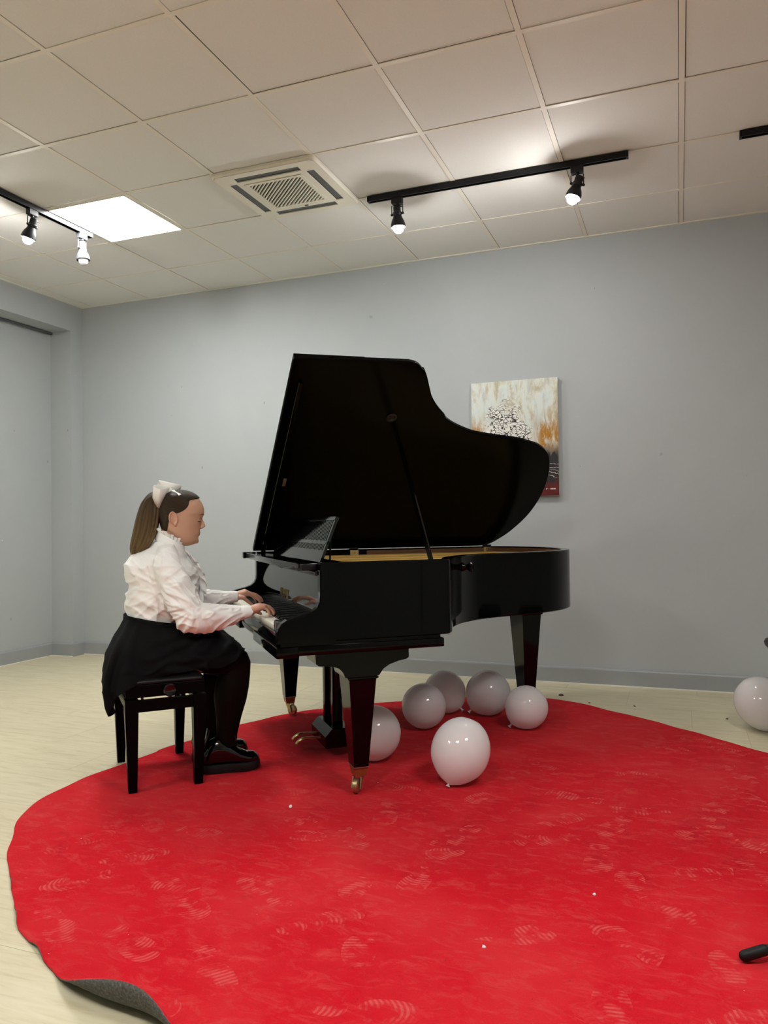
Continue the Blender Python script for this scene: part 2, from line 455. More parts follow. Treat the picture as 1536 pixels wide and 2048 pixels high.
# ------------------------------------------------------------------ mesh helpers
class MB:
    def __init__(s): s.v = []; s.f = []
    def add(s, vs, fs):
        o = len(s.v)
        s.v += [tuple(p) for p in vs]
        s.f += [tuple(i+o for i in f) for f in fs]
        return s
    def box(s, x0, x1, y0, y1, z0, z1):
        vs = [(x0,y0,z0),(x1,y0,z0),(x1,y1,z0),(x0,y1,z0),(x0,y0,z1),(x1,y0,z1),(x1,y1,z1),(x0,y1,z1)]
        return s.add(vs, [(0,3,2,1),(4,5,6,7),(0,1,5,4),(1,2,6,5),(2,3,7,6),(3,0,4,7)])
    def bbox(s, x0, x1, y0, y1, z0, z1, b=0.004):
        """box with chamfered edges"""
        bm = bmesh.new()
        bmesh.ops.create_cube(bm, size=1)
        for v in bm.verts:
            v.co = Vector(((x0+x1)/2+v.co.x*(x1-x0), (y0+y1)/2+v.co.y*(y1-y0), (z0+z1)/2+v.co.z*(z1-z0)))
        bmesh.ops.bevel(bm, geom=bm.edges[:], offset=b, segments=2, affect='EDGES', profile=0.5)
        s.bm(bm); return s
    def bm(s, bm):
        bm.verts.ensure_lookup_table(); bm.verts.index_update()
        s.add([v.co[:] for v in bm.verts], [[v.index for v in f.verts] for f in bm.faces])
        bm.free(); return s
    def prism(s, poly, axis, a0, a1):
        """extrude a 2D polygon; axis 'y': poly=(x,z); axis 'z': poly=(x,y); axis 'x': poly=(y,z)"""
        n = len(poly)
        def pt(p, a):
            return (p[0], a, p[1]) if axis == 'y' else ((p[0], p[1], a) if axis == 'z' else (a, p[0], p[1]))
        vs = [pt(p, a0) for p in poly] + [pt(p, a1) for p in poly]
        fs = [tuple(range(n)), tuple(range(2*n-1, n-1, -1))]
        for i in range(n):
            j = (i+1) % n
            fs.append((i, i+n, j+n, j))
        return s.add(vs, fs)
    def loft(s, rings, close=True, cap=True):
        n = len(rings[0]); vs = []; fs = []
        for r in rings: vs += list(r)
        for k in range(len(rings)-1):
            for i in range(n if close else n-1):
                j = (i+1) % n
                fs.append((k*n+i, k*n+j, (k+1)*n+j, (k+1)*n+i))
        if cap and close:
            fs.append(tuple(range(n-1, -1, -1)))
            o = (len(rings)-1)*n
            fs.append(tuple(o+i for i in range(n)))
        return s.add(vs, fs)
    def tube(s, pts, rad, n=12, cap=True, ref=None, round_ends=False):
        pts = [Vector(p) for p in pts]
        if not isinstance(rad, (list, tuple)): rad = [rad]*len(pts)
        rad = [r if isinstance(r, (list, tuple)) else (r, r) for r in rad]
        if round_ends:
            def ends(p, q, r):
                d = (p-q).normalized(); rm = min(r)
                return [(p+d*rm*0.92, tuple(x*0.30 for x in r)), (p+d*rm*0.65, tuple(x*0.74 for x in r))]
            a = ends(pts[0], pts[1], rad[0]); b = ends(pts[-1], pts[-2], rad[-1])
            pts = [a[0][0], a[1][0]] + pts + [b[1][0], b[0][0]]
            rad = [a[0][1], a[1][1]] + rad + [b[1][1], b[0][1]]
        tang = []
        for i in range(len(pts)):
            t = pts[min(i+1, len(pts)-1)] - pts[max(i-1, 0)]
            tang.append(t.normalized())
        u = Vector(ref) if ref else (Vector((0,0,1)) if abs(tang[0].z) < 0.9 else Vector((1,0,0)))
        rings = []
        for p, t, r in zip(pts, tang, rad):
            u = (u - t*u.dot(t)).normalized()
            v = t.cross(u)
            rings.append([p + u*(r[0]*math.cos(2*PI*i/n)) + v*(r[1]*math.sin(2*PI*i/n)) for i in range(n)])
        return s.loft(rings, True, cap)
    def lathe(s, prof, n=24, origin=(0,0,0), axis=(0,0,1)):
        """prof: (radius, height) list"""
        ax = Vector(axis).normalized(); o = Vector(origin)
        u = Vector((1,0,0)) if abs(ax.x) < 0.8 else Vector((0,1,0))
        u = (u-ax*u.dot(ax)).normalized(); v = ax.cross(u)
        rings = [[o+ax*h+u*(max(r,1e-5)*math.cos(2*PI*i/n))+v*(max(r,1e-5)*math.sin(2*PI*i/n)) for i in range(n)] for r, h in prof]
        return s.loft(rings, True, True)
    def ellipsoid(s, c, r, rot=None, nu=20, nv=12):
        rings = []
        for k in range(nv+1):
            ph = -PI/2+PI*k/nv
            ring = []
            for i in range(nu):
                th = 2*PI*i/nu
                p = Vector((r[0]*max(math.cos(ph),1e-3)*math.cos(th), r[1]*max(math.cos(ph),1e-3)*math.sin(th), r[2]*math.sin(ph)))
                if rot: p = rot @ p
                ring.append(p+Vector(c))
            rings.append(ring)
        return s.loft(rings)
    def xf(s, M):
        s.v = [tuple(M @ Vector(p)) for p in s.v]; return s
    def shift(s, d):
        s.v = [(p[0]+d[0], p[1]+d[1], p[2]+d[2]) for p in s.v]; return s
    def mesh(s, name, m=None, smooth=None):
        me = bpy.data.meshes.new(name)
        me.from_pydata(s.v, [], s.f)
        me.update()
        bm = bmesh.new(); bm.from_mesh(me)
        bmesh.ops.recalc_face_normals(bm, faces=bm.faces[:])
        bm.to_mesh(me); bm.free()
        if m: me.materials.append(MATS[m])
        if smooth is not None:
            shade(me, smooth)
        return me

def shade(me, angle):
    """smooth faces, sharp edges above angle (degrees)"""
    for p in me.polygons: p.use_smooth = True
    if angle < 180:
        me.set_sharp_from_angle(angle=math.radians(angle))

def link(name, me, parent=None, loc=None, rot=None):
    o = bpy.data.objects.new(name, me)
    COL.objects.link(o)
    if parent: o.parent = parent
    if loc: o.location = loc
    if rot: o.rotation_euler = rot
    return o

def part(name, mb, m, parent, smooth=None, loc=None, rot=None):
    return link(name, mb.mesh(name, m, smooth), parent, loc, rot)

def thing(name, label, cat, loc=(0,0,0), rotz=0.0, group=None):
    o = bpy.data.objects.new(name, None)
    COL.objects.link(o)
    o.empty_display_size = 0.1
    o.location = loc; o.rotation_euler = (0, 0, rotz)
    tag(o, label, cat, group)
    return o

def tag(o, label, cat, group=None):
    o['label'] = label; o['category'] = cat
    if group: o['group'] = group
    return o

def struct(name, mb, m, smooth=None):
    o = link(name, mb.mesh(name, m, smooth))
    o['kind'] = 'structure'
    return o

def catmull(P, n=8, closed=False):
    P = [Vector(p) for p in P]; out = []
    N = len(P)
    rng = range(N if closed else N-1)
    for i in rng:
        if closed: p0, p1, p2, p3 = P[i-1], P[i], P[(i+1) % N], P[(i+2) % N]
        else: p0, p1, p2, p3 = P[max(i-1,0)], P[i], P[i+1], P[min(i+2,N-1)]
        for k in range(n):
            t = k/n
            out.append(0.5*((2*p1)+(p2-p0)*t+(2*p0-5*p1+4*p2-p3)*t*t+(3*p1-p0-3*p2+p3)*t*t*t))
    if not closed: out.append(P[-1])
    return out

def interp(tab, x):
    """piecewise smooth lookup in [(x, y), ...] sorted by x"""
    if x <= tab[0][0]: return tab[0][1]
    if x >= tab[-1][0]: return tab[-1][1]
    for i in range(len(tab)-1):
        x0, y0 = tab[i]; x1, y1 = tab[i+1]
        if x0 <= x <= x1:
            t = (x-x0)/(x1-x0)
            ym = tab[i-1][1] if i > 0 else y0; yp = tab[i+2][1] if i+2 < len(tab) else y1
            xm = tab[i-1][0] if i > 0 else x0-(x1-x0); xp = tab[i+2][0] if i+2 < len(tab) else x1+(x1-x0)
            m0 = (y1-ym)/(x1-xm)*(x1-x0); m1 = (yp-y0)/(xp-x0)*(x1-x0)
            return (2*t**3-3*t*t+1)*y0+(t**3-2*t*t+t)*m0+(-2*t**3+3*t*t)*y1+(t**3-t*t)*m1

def remesh(mb, voxel, smooth_it=4, fac=0.5):
    """union of closed shells as one continuous surface"""
    me = bpy.data.meshes.new('tmp'); me.from_pydata(mb.v, [], mb.f); me.update()
    bm = bmesh.new(); bm.from_mesh(me); bmesh.ops.recalc_face_normals(bm, faces=bm.faces[:]); bm.to_mesh(me); bm.free()
    o = bpy.data.objects.new('tmp', me); COL.objects.link(o)
    md = o.modifiers.new('r', 'REMESH'); md.mode = 'VOXEL'; md.voxel_size = voxel
    if smooth_it:
        ms = o.modifiers.new('s', 'SMOOTH'); ms.factor = fac; ms.iterations = smooth_it
    dg = bpy.context.evaluated_depsgraph_get()
    out = bpy.data.meshes.new_from_object(o.evaluated_get(dg))
    bpy.data.objects.remove(o); bpy.data.meshes.remove(me)
    return out

# ================================================================== ROOM
# floor: slab with joints, vinyl planks as pieces of their own
fl = struct('floor', MB().box(-1.05, XR, YF, 0.05, -0.06, -0.0016), 'grout')
TL, TW = 0.80, 0.405
plank_me = MB().box(-TL/2+0.0008, TL/2-0.0008, -TW/2+0.0008, TW/2-0.0008, -0.0016, 0.0).mesh('floor_plank', 'floor')
row_off = {0: 0.24, 1: 0.64, 2: 0.20, 3: 0.46, 4: 0.775, 5: 0.35, 6: 0.75, 7: 0.135, 8: 0.55, 9: 0.40, 10: 0.0, 11: 0.42}
y_seam = -0.165
r = 0
y = y_seam + TW/2
rows = []
while y > YF+TW/2:
    rows.append(y); y -= TW
for r, y in enumerate(rows):
    off = row_off.get(r, random.random()*TL)
    x = -1.6 + (off % TL)
    while x < XR:
        x0, x1 = max(x, -1.04), min(x+TL, XR)
        y1 = min(y+TW/2, 0.04)
        if x1-x0 > 0.05:
            if x0 == x and x1 == x+TL and y1 == y+TW/2:
                o = link('floor_plank', plank_me, fl, (x+TL/2, y, 0))
            else:
                mb = MB().box(x0+0.0008, x1-0.0008, y-TW/2+0.0008, y1-0.0008, -0.0016, 0.0)
                o = link('floor_plank', mb.mesh('floor_plank', 'floor'), fl)
        x += TL

# walls
struct('wall_back', MB().box(XL-0.35, XR+0.1, 0.0, 0.12, -0.06, H+0.3), 'wall')
REC, PIER, HZ = 0.225, 0.135, 2.79
wl = MB()
wl.box(XL-0.35, XL, -PIER, 0.0, -0.06, H+0.3)                 # pier in the corner
wl.box(XL-0.35, XL-REC, YF, -PIER, -0.06, H+0.3)              # recessed wall
wl.box(XL-REC, XL, YF, -PIER, HZ, H+0.3)                      # header over the recess
struct('wall_left', wl, 'wall')
struct('wall_right', MB().box(XR, XR+0.12, YF, 0.0, -0.06, H+0.3), 'wall')
struct('wall_front', MB().box(XL-0.35, XR+0.1, YF-0.12, YF, -0.06, H+0.3), 'wall')

# baseboards
BH, BT = 0.112, 0.018
def base_prof(): return [(0, 0), (BT, 0), (BT, BH-0.012), (BT-0.003, BH-0.004), (BT-0.008, BH), (0, BH)]
b = MB(); b.prism([(-y_, z_) for y_, z_ in base_prof()], 'x', XL, XR)
struct('baseboard_back', b, 'baseboard')
b = MB()
b.prism([(XL-REC+x_, z_) for x_, z_ in base_prof()], 'y', YF, -PIER)
b.prism([(-PIER-y_, z_) for y_, z_ in base_prof()], 'x', XL-REC, XL+BT)
b.prism([(XL+x_, z_) for x_, z_ in base_prof()], 'y', -PIER+0.0005, -BT)
struct('baseboard_left', b, 'baseboard')
# light seam of filler where the baseboard meets the floor
struct('trim_1', MB().box(XL, XR, -BT-0.006, -BT, 0.0, 0.007), 'caulk')
b = MB(); b.box(XL-REC+BT, XL-REC+BT+0.005, YF, -PIER-BT, 0, 0.006); b.box(XL-REC+BT, XL+BT, -PIER-BT-0.005, -PIER-BT, 0, 0.006)
struct('trim_2', b, 'caulk')
# curtain track under the header
ct = MB(); ct.bbox(XL-REC+0.015, XL-REC+0.04, -4.2, -PIER-0.015, HZ-0.016, HZ-0.002, 0.002)
ct.box(XL-REC+0.022, XL-REC+0.033, -4.2, -PIER-0.012, HZ-0.020, HZ-0.016)
tag(part('curtain_track', ct, 'lamp_grey', None, 30), 'slim grey curtain track under the left wall header', 'curtain track')

# ceiling: slab above, grid of tees, tiles
ce = struct('ceiling', MB().box(XL-0.3, XR+0.1, YF-0.1, 0.1, H+0.06, H+0.12), 'plenum')
TEE = 0.012
us = list(range(-1, 11)); ys_rows = [-(ROW0+0.6*k) for k in range(0, 13)]
for u in us:
    x = u*0.6
    if x < XL+0.03 or x > XR-0.03: continue
    part('grid_tee', MB().box(x-TEE, x+TEE, YF, 0, H, H+0.004), 'ceiling_tee', ce)
cuts = [XL] + [u*0.6 for u in us if XL+0.03 < u*0.6 < XR-0.03] + [XR]
for yy in ys_rows:
    if yy < YF: continue
    for i in range(len(cuts)-1):
        x0 = cuts[i]+(TEE if i else 0); x1 = cuts[i+1]-(TEE if i < len(cuts)-2 else 0)
        part('grid_tee', MB().box(x0, x1, yy-TEE, yy+TEE, H, H+0.004), 'ceiling_tee', ce)
# wall angle all round
wa = MB(); wa.box(XL, XR, -0.022, 0, H-0.003, H+0.003); wa.box(XL, XL+0.022, YF, -0.022, H-0.003, H+0.003)
struct('trim_3', wa, 'edge_trim')

tile_me = {}
def tile(x0, x1, y0, y1):
    g_ = TEE+0.0015
    w_, d_ = round(x1-x0-2*g_, 4), round(y1-y0-2*g_, 4)
    if (w_, d_) not in tile_me:
        tile_me[(w_, d_)] = MB().bbox(-w_/2, w_/2, -d_/2, d_/2, 0, 0.016, 0.0015).mesh('ceiling_tile', 'ceiling_tile')
    o = link('ceiling_tile', tile_me[(w_, d_)], ce,
             ((x0+x1)/2+random.uniform(-.0014, .0014), (y0+y1)/2+random.uniform(-.0014, .0014), H+0.0025+random.uniform(0, .0012)),
             (random.uniform(-.002, .002), random.uniform(-.002, .002), random.uniform(-.0012, .0012)))
    return o

PANELS = {(1, 2): 'bright square ceiling light panel beside the left spotlight track',
          (1, 8): 'square ceiling light panel behind the camera on the left',
          (5, 8): 'square ceiling light panel above the camera',
          (8, 6): 'square ceiling light panel above the right front of the rug'}
AC = (3, 2)
ybs = [0.0] + [yy for yy in ys_rows if yy > YF] + [YF]
def rowtop(v): return -(ROW0+0.6*(v-1))
for i in range(len(cuts)-1):
    for j in range(len(ybs)-1):
        x0, x1, y1, y0 = cuts[i], cuts[i+1], ybs[j], ybs[j+1]
        u, v = round(x0/0.6), j
        if x1-x0 < 0.06 or y1-y0 < 0.06: continue
        if (u, v) in PANELS and x1-x0 > 0.5:
            lt = thing('ceiling_light', PANELS[(u, v)], 'ceiling light', ((x0+x1)/2, (y0+y1)/2, H), 0, 'square light panels in the ceiling')
            fr = MB(); a_, b_ = 0.288, 0.276
            fr.box(-a_, a_, -a_, -b_, -0.002, 0.012); fr.box(-a_, a_, b_, a_, -0.002, 0.012)
            fr.box(-a_, -b_, -b_, b_, -0.002, 0.012); fr.box(b_, a_, -b_, b_, -0.002, 0.012)
            part('frame', fr, 'edge_trim', lt)
            part('diffuser', MB().box(-b_, b_, -b_, b_, 0.0, 0.006), 'panel_glow', lt)
            continue
        if (u, v) == AC: continue
        tile(x0, x1, y0, y1)

# ---------------------------------------------------------------- air conditioner cassette
ax0, ay0 = 3*0.6+0.3, rowtop(AC[1])-0.3
ac = thing('ceiling_air_conditioner', 'cream square cassette air conditioner with four dark vents in ceiling', 'air conditioner', (ax0, ay0, H-0.024))
hs = 0.318
def rrect(h, r, n=5):
    pts = []
    for cx, cy, a0 in ((h-r, h-r, 0), (-h+r, h-r, 90), (-h+r, -h+r, 180), (h-r, -h+r, 270)):
        for k in range(n+1):
            a = math.radians(a0+90*k/n)
            pts.append((cx+r*math.cos(a), cy+r*math.sin(a)))
    return pts
# panel as a frame: slots and grille opening left free
pm = MB()
G0, S0, S1, SL = 0.180, 0.214, 0.262, 0.198
rings = [[(x_, y_, z_) for x_, y_ in rrect(h_, r_)] for h_, r_, z_ in ((hs, 0.035, 0.024), (hs, 0.035, 0.010), (hs-0.010, 0.033, 0.002))]
pm.loft(rings, True, False)
def slab(x0, x1, y0, y1): pm.box(x0, x1, y0, y1, 0.0, 0.006)
e = hs-0.012
for s in (1, -1):
    pm.prism([(-e+0.02, s*e), (e-0.02, s*e), (e, s*(e-0.02)), (e, s*S1), (-e, s*S1), (-e, s*(e-0.02))], 'z', 0.0, 0.006)
    slab(s*S1 if s > 0 else -e, e if s > 0 else -S1, -S1, S1)
    slab(-S1, -SL, min(s*S0, s*S1), max(s*S0, s*S1)); slab(SL, S1, min(s*S0, s*S1), max(s*S0, s*S1))
    slab(min(s*S0, s*S1), max(s*S0, s*S1), -S0, -SL); slab(min(s*S0, s*S1), max(s*S0, s*S1), SL, S0)
for x0, x1, y0, y1 in ((-S0, S0, G0, S0), (-S0, S0, -S0, -G0), (-S0, -G0, -G0, G0), (G0, S0, -G0, G0)):
    slab(x0, x1, y0, y1)
part('panel', pm, 'ac_plastic', ac, 30)
part('inner_box', MB().box(-0.28, 0.28, -0.28, 0.28, 0.0185, 0.0235), 'ac_void', ac)
for k in range(4):
    lv = MB().bbox(-SL+0.003, SL-0.003, S0+0.003, S1-0.003, 0.006, 0.011, 0.002).xf(Matrix.Rotation(k*PI/2, 4, 'Z'))
    part('louver', lv, 'ac_dark', ac)
gr = MB()
gb = G0-0.022
for x0, x1, y0, y1 in ((-G0+.002, G0-.002, gb, G0-.002), (-G0+.002, G0-.002, -G0+.002, -gb), (-G0+.002, -gb, -gb, gb), (gb, G0-.002, -gb, gb)):
    gr.box(x0, x1, y0, y1, -0.003, 0.006)
gf = part('grille', gr, 'ac_plastic', ac)
sl = MB(); nS = 24
for k in range(1, nS):
    c_ = -2*gb + 4*gb*k/nS         # diagonal line x+y=c inside the square
    lo, hi = max(-gb, c_-gb), min(gb, c_+gb)
    if hi-lo < 0.012: continue
    wd = 0.0038
    p0, p1 = Vector((lo, c_-lo, 0)), Vector((hi, c_-hi, 0)); nrm = Vector((1, 1, 0)).normalized()*wd
    q = [p0-nrm, p1-nrm, p1+nrm, p0+nrm]
    sl.prism([(a.x, a.y) for a in q], 'z', -0.002, 0.008)
sg = part('grille_slats', sl, 'ac_plastic', gf); sg['kind'] = 'stuff'
part('sensor_strip', MB().box(-0.06, 0.10, 0.186, 0.204, -0.0015, 0.001), 'edge_trim', ac)
part('sensor_window', MB().box(0.012, 0.034, 0.189, 0.201, -0.0025, -0.0012), 'ac_void', ac)

# ---------------------------------------------------------------- spotlight tracks
def track(label, x0, x1, y0, y1):
    t = thing('spotlight_track', label, 'track', ((x0+x1)/2, (y0+y1)/2, H), 0, 'black spotlight tracks on the ceiling')
    lx, ly = (x1-x0)/2, (y1-y0)/2
    m_ = MB()
    if lx > ly:
        m_.box(-lx, lx, -0.017, -0.010, -0.033, -0.001); m_.box(-lx, lx, 0.010, 0.017, -0.033, -0.001); m_.box(-lx, lx, -0.010, 0.010, -0.014, -0.001)
        caps = [(-lx-0.012, -lx, -0.018, 0.018), (lx, lx+0.012, -0.018, 0.018)]
    else:
        m_.box(-0.017, -0.010, -ly, ly, -0.033, -0.001); m_.box(0.010, 0.017, -ly, ly, -0.033, -0.001); m_.box(-0.010, 0.010, -ly, ly, -0.014, -0.001)
        caps = [(-0.018, 0.018, -ly-0.012, -ly), (-0.018, 0.018, ly, ly+0.012)]
    part('rail', m_, 'track_black', t)
    for c_ in caps: part('end_cap', MB().bbox(*c_, -0.034, -0.001, 0.002), 'track_black', t)
    return t
TY = rowtop(2)-0.012
track('long black spotlight track next to the air conditioner', 2.49, 3.93, TY-0.001, TY+0.001)
track('black spotlight track cut off by the right picture edge', 4.48, 6.0, TY-0.001, TY+0.001)
track('black spotlight track along the left bright light panel', 0.599, 0.601, -3.3, -1.36)

def spotlight(label, x, y, axis, along, on=True, body='lamp_black', twist=0.0):
    t = thing('spotlight', label, 'spotlight', (x, y, H), 0, 'spotlights on the ceiling tracks')
    A = Vector(along); ax = Vector(axis).normalized()
    B = Vector((0,0,1)).cross(A)
    ad = MB().bbox(-0.033, 0.033, -0.016, 0.016, -0.068, -0.033, 0.003)
    Mx = Matrix((A, B, Vector((0,0,1)))).transposed().to_4x4()
    part('adapter', ad.xf(Mx), body, t)
    pivot = Vector((0, 0, -0.128))
    side = ax.cross(Vector((0,0,1)))
    side = (A if side.length < 0.05 else A - ax*A.dot(ax)).normalized()
    br = MB()
    e0 = pivot+side*0.034; e1 = pivot-side*0.034
    hub = Vector((0,0,-0.073))
    br.tube([e0, Vector((e0.x, e0.y, -0.078)), hub, Vector((e1.x, e1.y, -0.078)), e1], 0.0032, 6)
    br.tube([hub+Vector((0,0,.008)), hub-Vector((0,0,.004))], 0.011, 10)
    part('bracket', br, body, t, 40)
    hb = MB()
    hb.lathe([(0.001,-0.042), (0.020,-0.042), (0.0215,-0.036), (0.022,-0.012), (0.0255,-0.008), (0.0255,0.006), (0.023,0.010),
              (0.026,0.020), (0.036,0.040), (0.041,0.058), (0.043,0.075), (0.040,0.078), (0.036,0.060), (0.022,0.030), (0.001,0.028)], 28, pivot, ax)
    part('housing', hb, body, t, 35)
    for s in (1, -1):
        part('side_knob', MB().lathe([(0.001,0.023), (0.007,0.023), (0.007,0.037), (0.005,0.040), (0.001,0.040)], 12, pivot, side*s), body, t, 35)
    wv = ax*-0.042
    perp = ax.cross(side)
    wr = MB().tube(catmull([hub+Vector((0,0,-0.002)), hub+side*0.026+Vector((0,0,-0.012)), pivot+side*0.030+ax*-0.035+perp*0.006, pivot+wv+side*0.006], 6), 0.0022, 6)
    part('wire', wr, body, t, 60)
    bl = MB().lathe([(0.001,0.030), (0.014,0.034), (0.024,0.050), (0.030,0.068), (0.0305,0.082), (0.026,0.097), (0.016,0.107), (0.001,0.111)], 24, pivot, ax)
    part('bulb', bl, 'bulb_glow' if on else 'bulb_off', t, 60)
    return t
spotlight('lit black spotlight hanging beside the air conditioner', 2.66, TY, (0.05, 0.05, -1), (1,0,0))
spotlight('lit black spotlight at the right end of the long track', 3.68, TY, (-0.30, -0.12, -0.95), (1,0,0))
spotlight('lit black spotlight near the left picture edge', 0.60, -1.84, (-0.35, -0.05, -0.93), (0,1,0))
spotlight('unlit pale grey spotlight at the end of the left track', 0.60, -1.43, (0.12, 0.0, -0.99), (0,1,0), False, 'lamp_grey')

# ---------------------------------------------------------------- painting on the back wall
pt = thing('painting', 'abstract canvas in white, ochre, black and red on the back wall', 'painting', (2.795, -0.002, 1.275))
part('canvas', MB().box(0, 0.602, -0.034, -0.032, 0, 0.805), 'painting', pt)
part('stretcher', MB().bbox(0.0005, 0.6015, -0.0318, -0.0005, 0.0005, 0.8045, 0.002), 'canvas_edge', pt)

# ================================================================== RUG
rug = thing('round_rug', 'large round red felt rug with dusty shoe prints and curled edge', 'rug', (3.35, -2.25, 0))
RC = Vector((3.35, -2.25, 0))
edge_pts = [(1.75,-2.42),(1.755,-2.985),(2.165,-3.495),(2.41,-3.70),(2.69,-3.86),(3.09,-3.96),(3.6,-4.07),(4.2,-3.95),(4.75,-3.5),(5.05,-2.7),(4.95,-1.95),(4.53,-1.37),(4.234,-1.105),(3.85,-.80),(3.39,-.54),(2.95,-.62),(2.538,-.885),(2.025,-1.384),(1.826,-1.964)]
ed = sorted((math.atan2(y-RC.y, x-RC.x), math.hypot(x-RC.x, y-RC.y)) for x, y in edge_pts)
ed = [(ed[-1][0]-2*PI, ed[-1][1])]+ed+[(ed[0][0]+2*PI, ed[0][1])]
NA, TH = 360, 0.006
def bumpf(t, c, w_):
    d = (t-c)/w_
    return max(0.0, 1-d*d)**1.5 if abs(d) < 1 else 0.0
def rug_pt(k, s):
    """angle index, arc length from the centre measured back from the edge; returns centre-surface point and normal tilt"""
    a = -PI+2*PI*k/NA
    R_ = interp(ed, a)
    R_ += 0.004*math.sin(23*a)+0.003*math.sin(41*a+1.0)
    deg = math.degrees(a) % 360
    big = bumpf(deg, 258.5, 11.0)
    R_ += 0.075*big
    curl = 1.8*big + 0.9*bumpf(deg, 244.0, 2.4) + 1.0*bumpf(deg, 236.5, 2.4) + 0.8*bumpf(deg, 228.5, 2.2)
    wid = 0.03+0.095*big
    return a, R_, curl, wid
rings_top, rings_bot = [], []
radii = [0.15, 0.35, 0.55, 0.72, 0.85]
for q in range(len(radii)+11):
    ring_t, ring_b = [], []
    for k in range(NA):
        a, R_, curl, wid = rug_pt(k, 0)
        if q < len(radii):
            rr, zz, th = R_*radii[q], 0.0, 0.0
        else:
            s_ = (q-len(radii))/10.0
            r0 = R_-wid-0.05
            if s_ < 0.2:
                rr, zz, th = r0+(0.05)*s_/0.2, 0.0, 0.0
            else:
                u_ = (s_-0.2)/0.8
                th = curl*u_
                if curl > 1e-3:
                    rad_ = wid/curl
                    rr, zz = r0+0.05+rad_*math.sin(th), rad_*(1-math.cos(th))
                else:
                    rr, zz = r0+0.05+wid*u_, 0.0
        wav = 0.0012*(1+math.sin(7*a+rr*5))
        c_, s2 = math.cos(a), math.sin(a)
        nx, nz = -math.sin(th), math.cos(th)
        base = 0.0008
        ring_b.append((rr*c_, rr*s2, base+zz+wav*0.2))
        ring_t.append(((rr+nx*TH)*c_, (rr+nx*TH)*s2, base+zz+nz*TH+wav*0.2))
    rings_top.append(ring_t); rings_bot.append(ring_b)
mt = MB(); mt.loft(rings_top, True, False)
ctr = len(mt.v); mt.v.append((0, 0, TH+0.0008))
for k in range(NA): mt.f.append((ctr, (k+1) % NA, k))
lastt = (len(rings_top)-1)*NA
edge0 = len(mt.v)
half = [tuple((Vector(a_)*0.35+Vector(b_)*0.65)) for a_, b_ in zip(rings_top[-1], rings_bot[-1])]
mt.v += half
for k in range(NA): mt.f.append((lastt+k, lastt+(k+1) % NA, edge0+(k+1) % NA, edge0+k))
pile = part('rug_pile', mt, 'rug', rug, 180)
mb_ = MB(); mb_.loft(rings_bot, True, False)
ctr = len(mb_.v); mb_.v.append((0, 0, 0.0008))
for k in range(NA): mb_.f.append((ctr, k, (k+1) % NA))
e0_ = len(mb_.v); mb_.v += half
lb = (len(rings_bot)-1)*NA
for k in range(NA): mb_.f.append((lb+k, lb+(k+1) % NA, e0_+(k+1) % NA, e0_+k))
part('rug_backing', mb_, 'felt', rug, 180)
RZ = TH+0.0018             # walking surface of the rug

# ================================================================== PIANO
PO = Vector((2.4725, -1.930, 0)); PANG = math.radians(39.741)
piano = thing('grand_piano', 'black grand piano with raised lid standing on the red rug', 'piano', (PO.x, PO.y, RZ), PANG)
HW, ZT, ZB = 0.768, 0.945-RZ, 0.636-RZ       # half width, rim top, rim bottom (relative to the rug)
def pz(z): return z-RZ

curve = [(0.36,-.768),(0.395,-.757),(0.430,-.70),(0.468,-.615),(0.551,-.509),(0.650,-.425),(0.745,-.376),(0.843,-.344),(0.969,-.318),(1.09,-.288),
         (1.20,-.245),(1.29,-.19),(1.375,-.11),(1.44,-.005),(1.485,.13),(1.505,.284),(1.495,.45),(1.45,.60),(1.39,.70),(1.33,.752),(1.26,.768)]
cv = [(p.x, p.y) for p in catmull([(x, y, 0) for x, y in curve], 6)]
outer = [(-0.10, -HW), (0.1, -HW), (0.25, -HW)] + cv + [(0.9, HW), (0.5, HW), (0.1, HW), (-0.10, HW)]
def offset(poly, d):
    out = []
    for i, p in enumerate(poly):
        a = Vector(poly[max(i-1, 0)]); b = Vector(poly[min(i+1, len(poly)-1)])
        t = (b-a).normalized(); n = Vector((-t.y, t.x))
        out.append((p[0]+n.x*d, p[1]+n.y*d))
    return out
def wall_strip(poly, d, z0, z1, bev=0.004):
    inn = offset(poly, d)
    mid_o, mid_i = offset(poly, bev if d > 0 else -bev), offset(poly, d-bev if d > 0 else d+bev)
    m_ = MB()
    ring = []
    for i in range(len(poly)):
        ring.append([(poly[i][0], poly[i][1], z0+bev), (poly[i][0], poly[i][1], z1-bev), (mid_o[i][0], mid_o[i][1], z1), (mid_i[i][0], mid_i[i][1], z1),
                     (inn[i][0], inn[i][1], z1-bev), (inn[i][0], inn[i][1], z0+bev), (mid_i[i][0], mid_i[i][1], z0), (mid_o[i][0], mid_o[i][1], z0)])
    return m_.loft(ring)
part('rim', wall_strip(outer, 0.042, ZB, ZT), 'black_lacquer', piano, 35)
inner_line = offset([p for p in outer if True], 0.0425)
iw = [p for p in inner_line if p[0] > 0.40]
part('inner_rim', wall_strip(iw, 0.012, pz(0.80), pz(0.937), 0.002), 'brown_wood', piano, 35)
# bottom board closing the case
bot = offset(outer, 0.043)
part('soundboard', MB().prism(bot, 'z', ZB+0.05, ZB+0.06), 'brown_wood', piano)
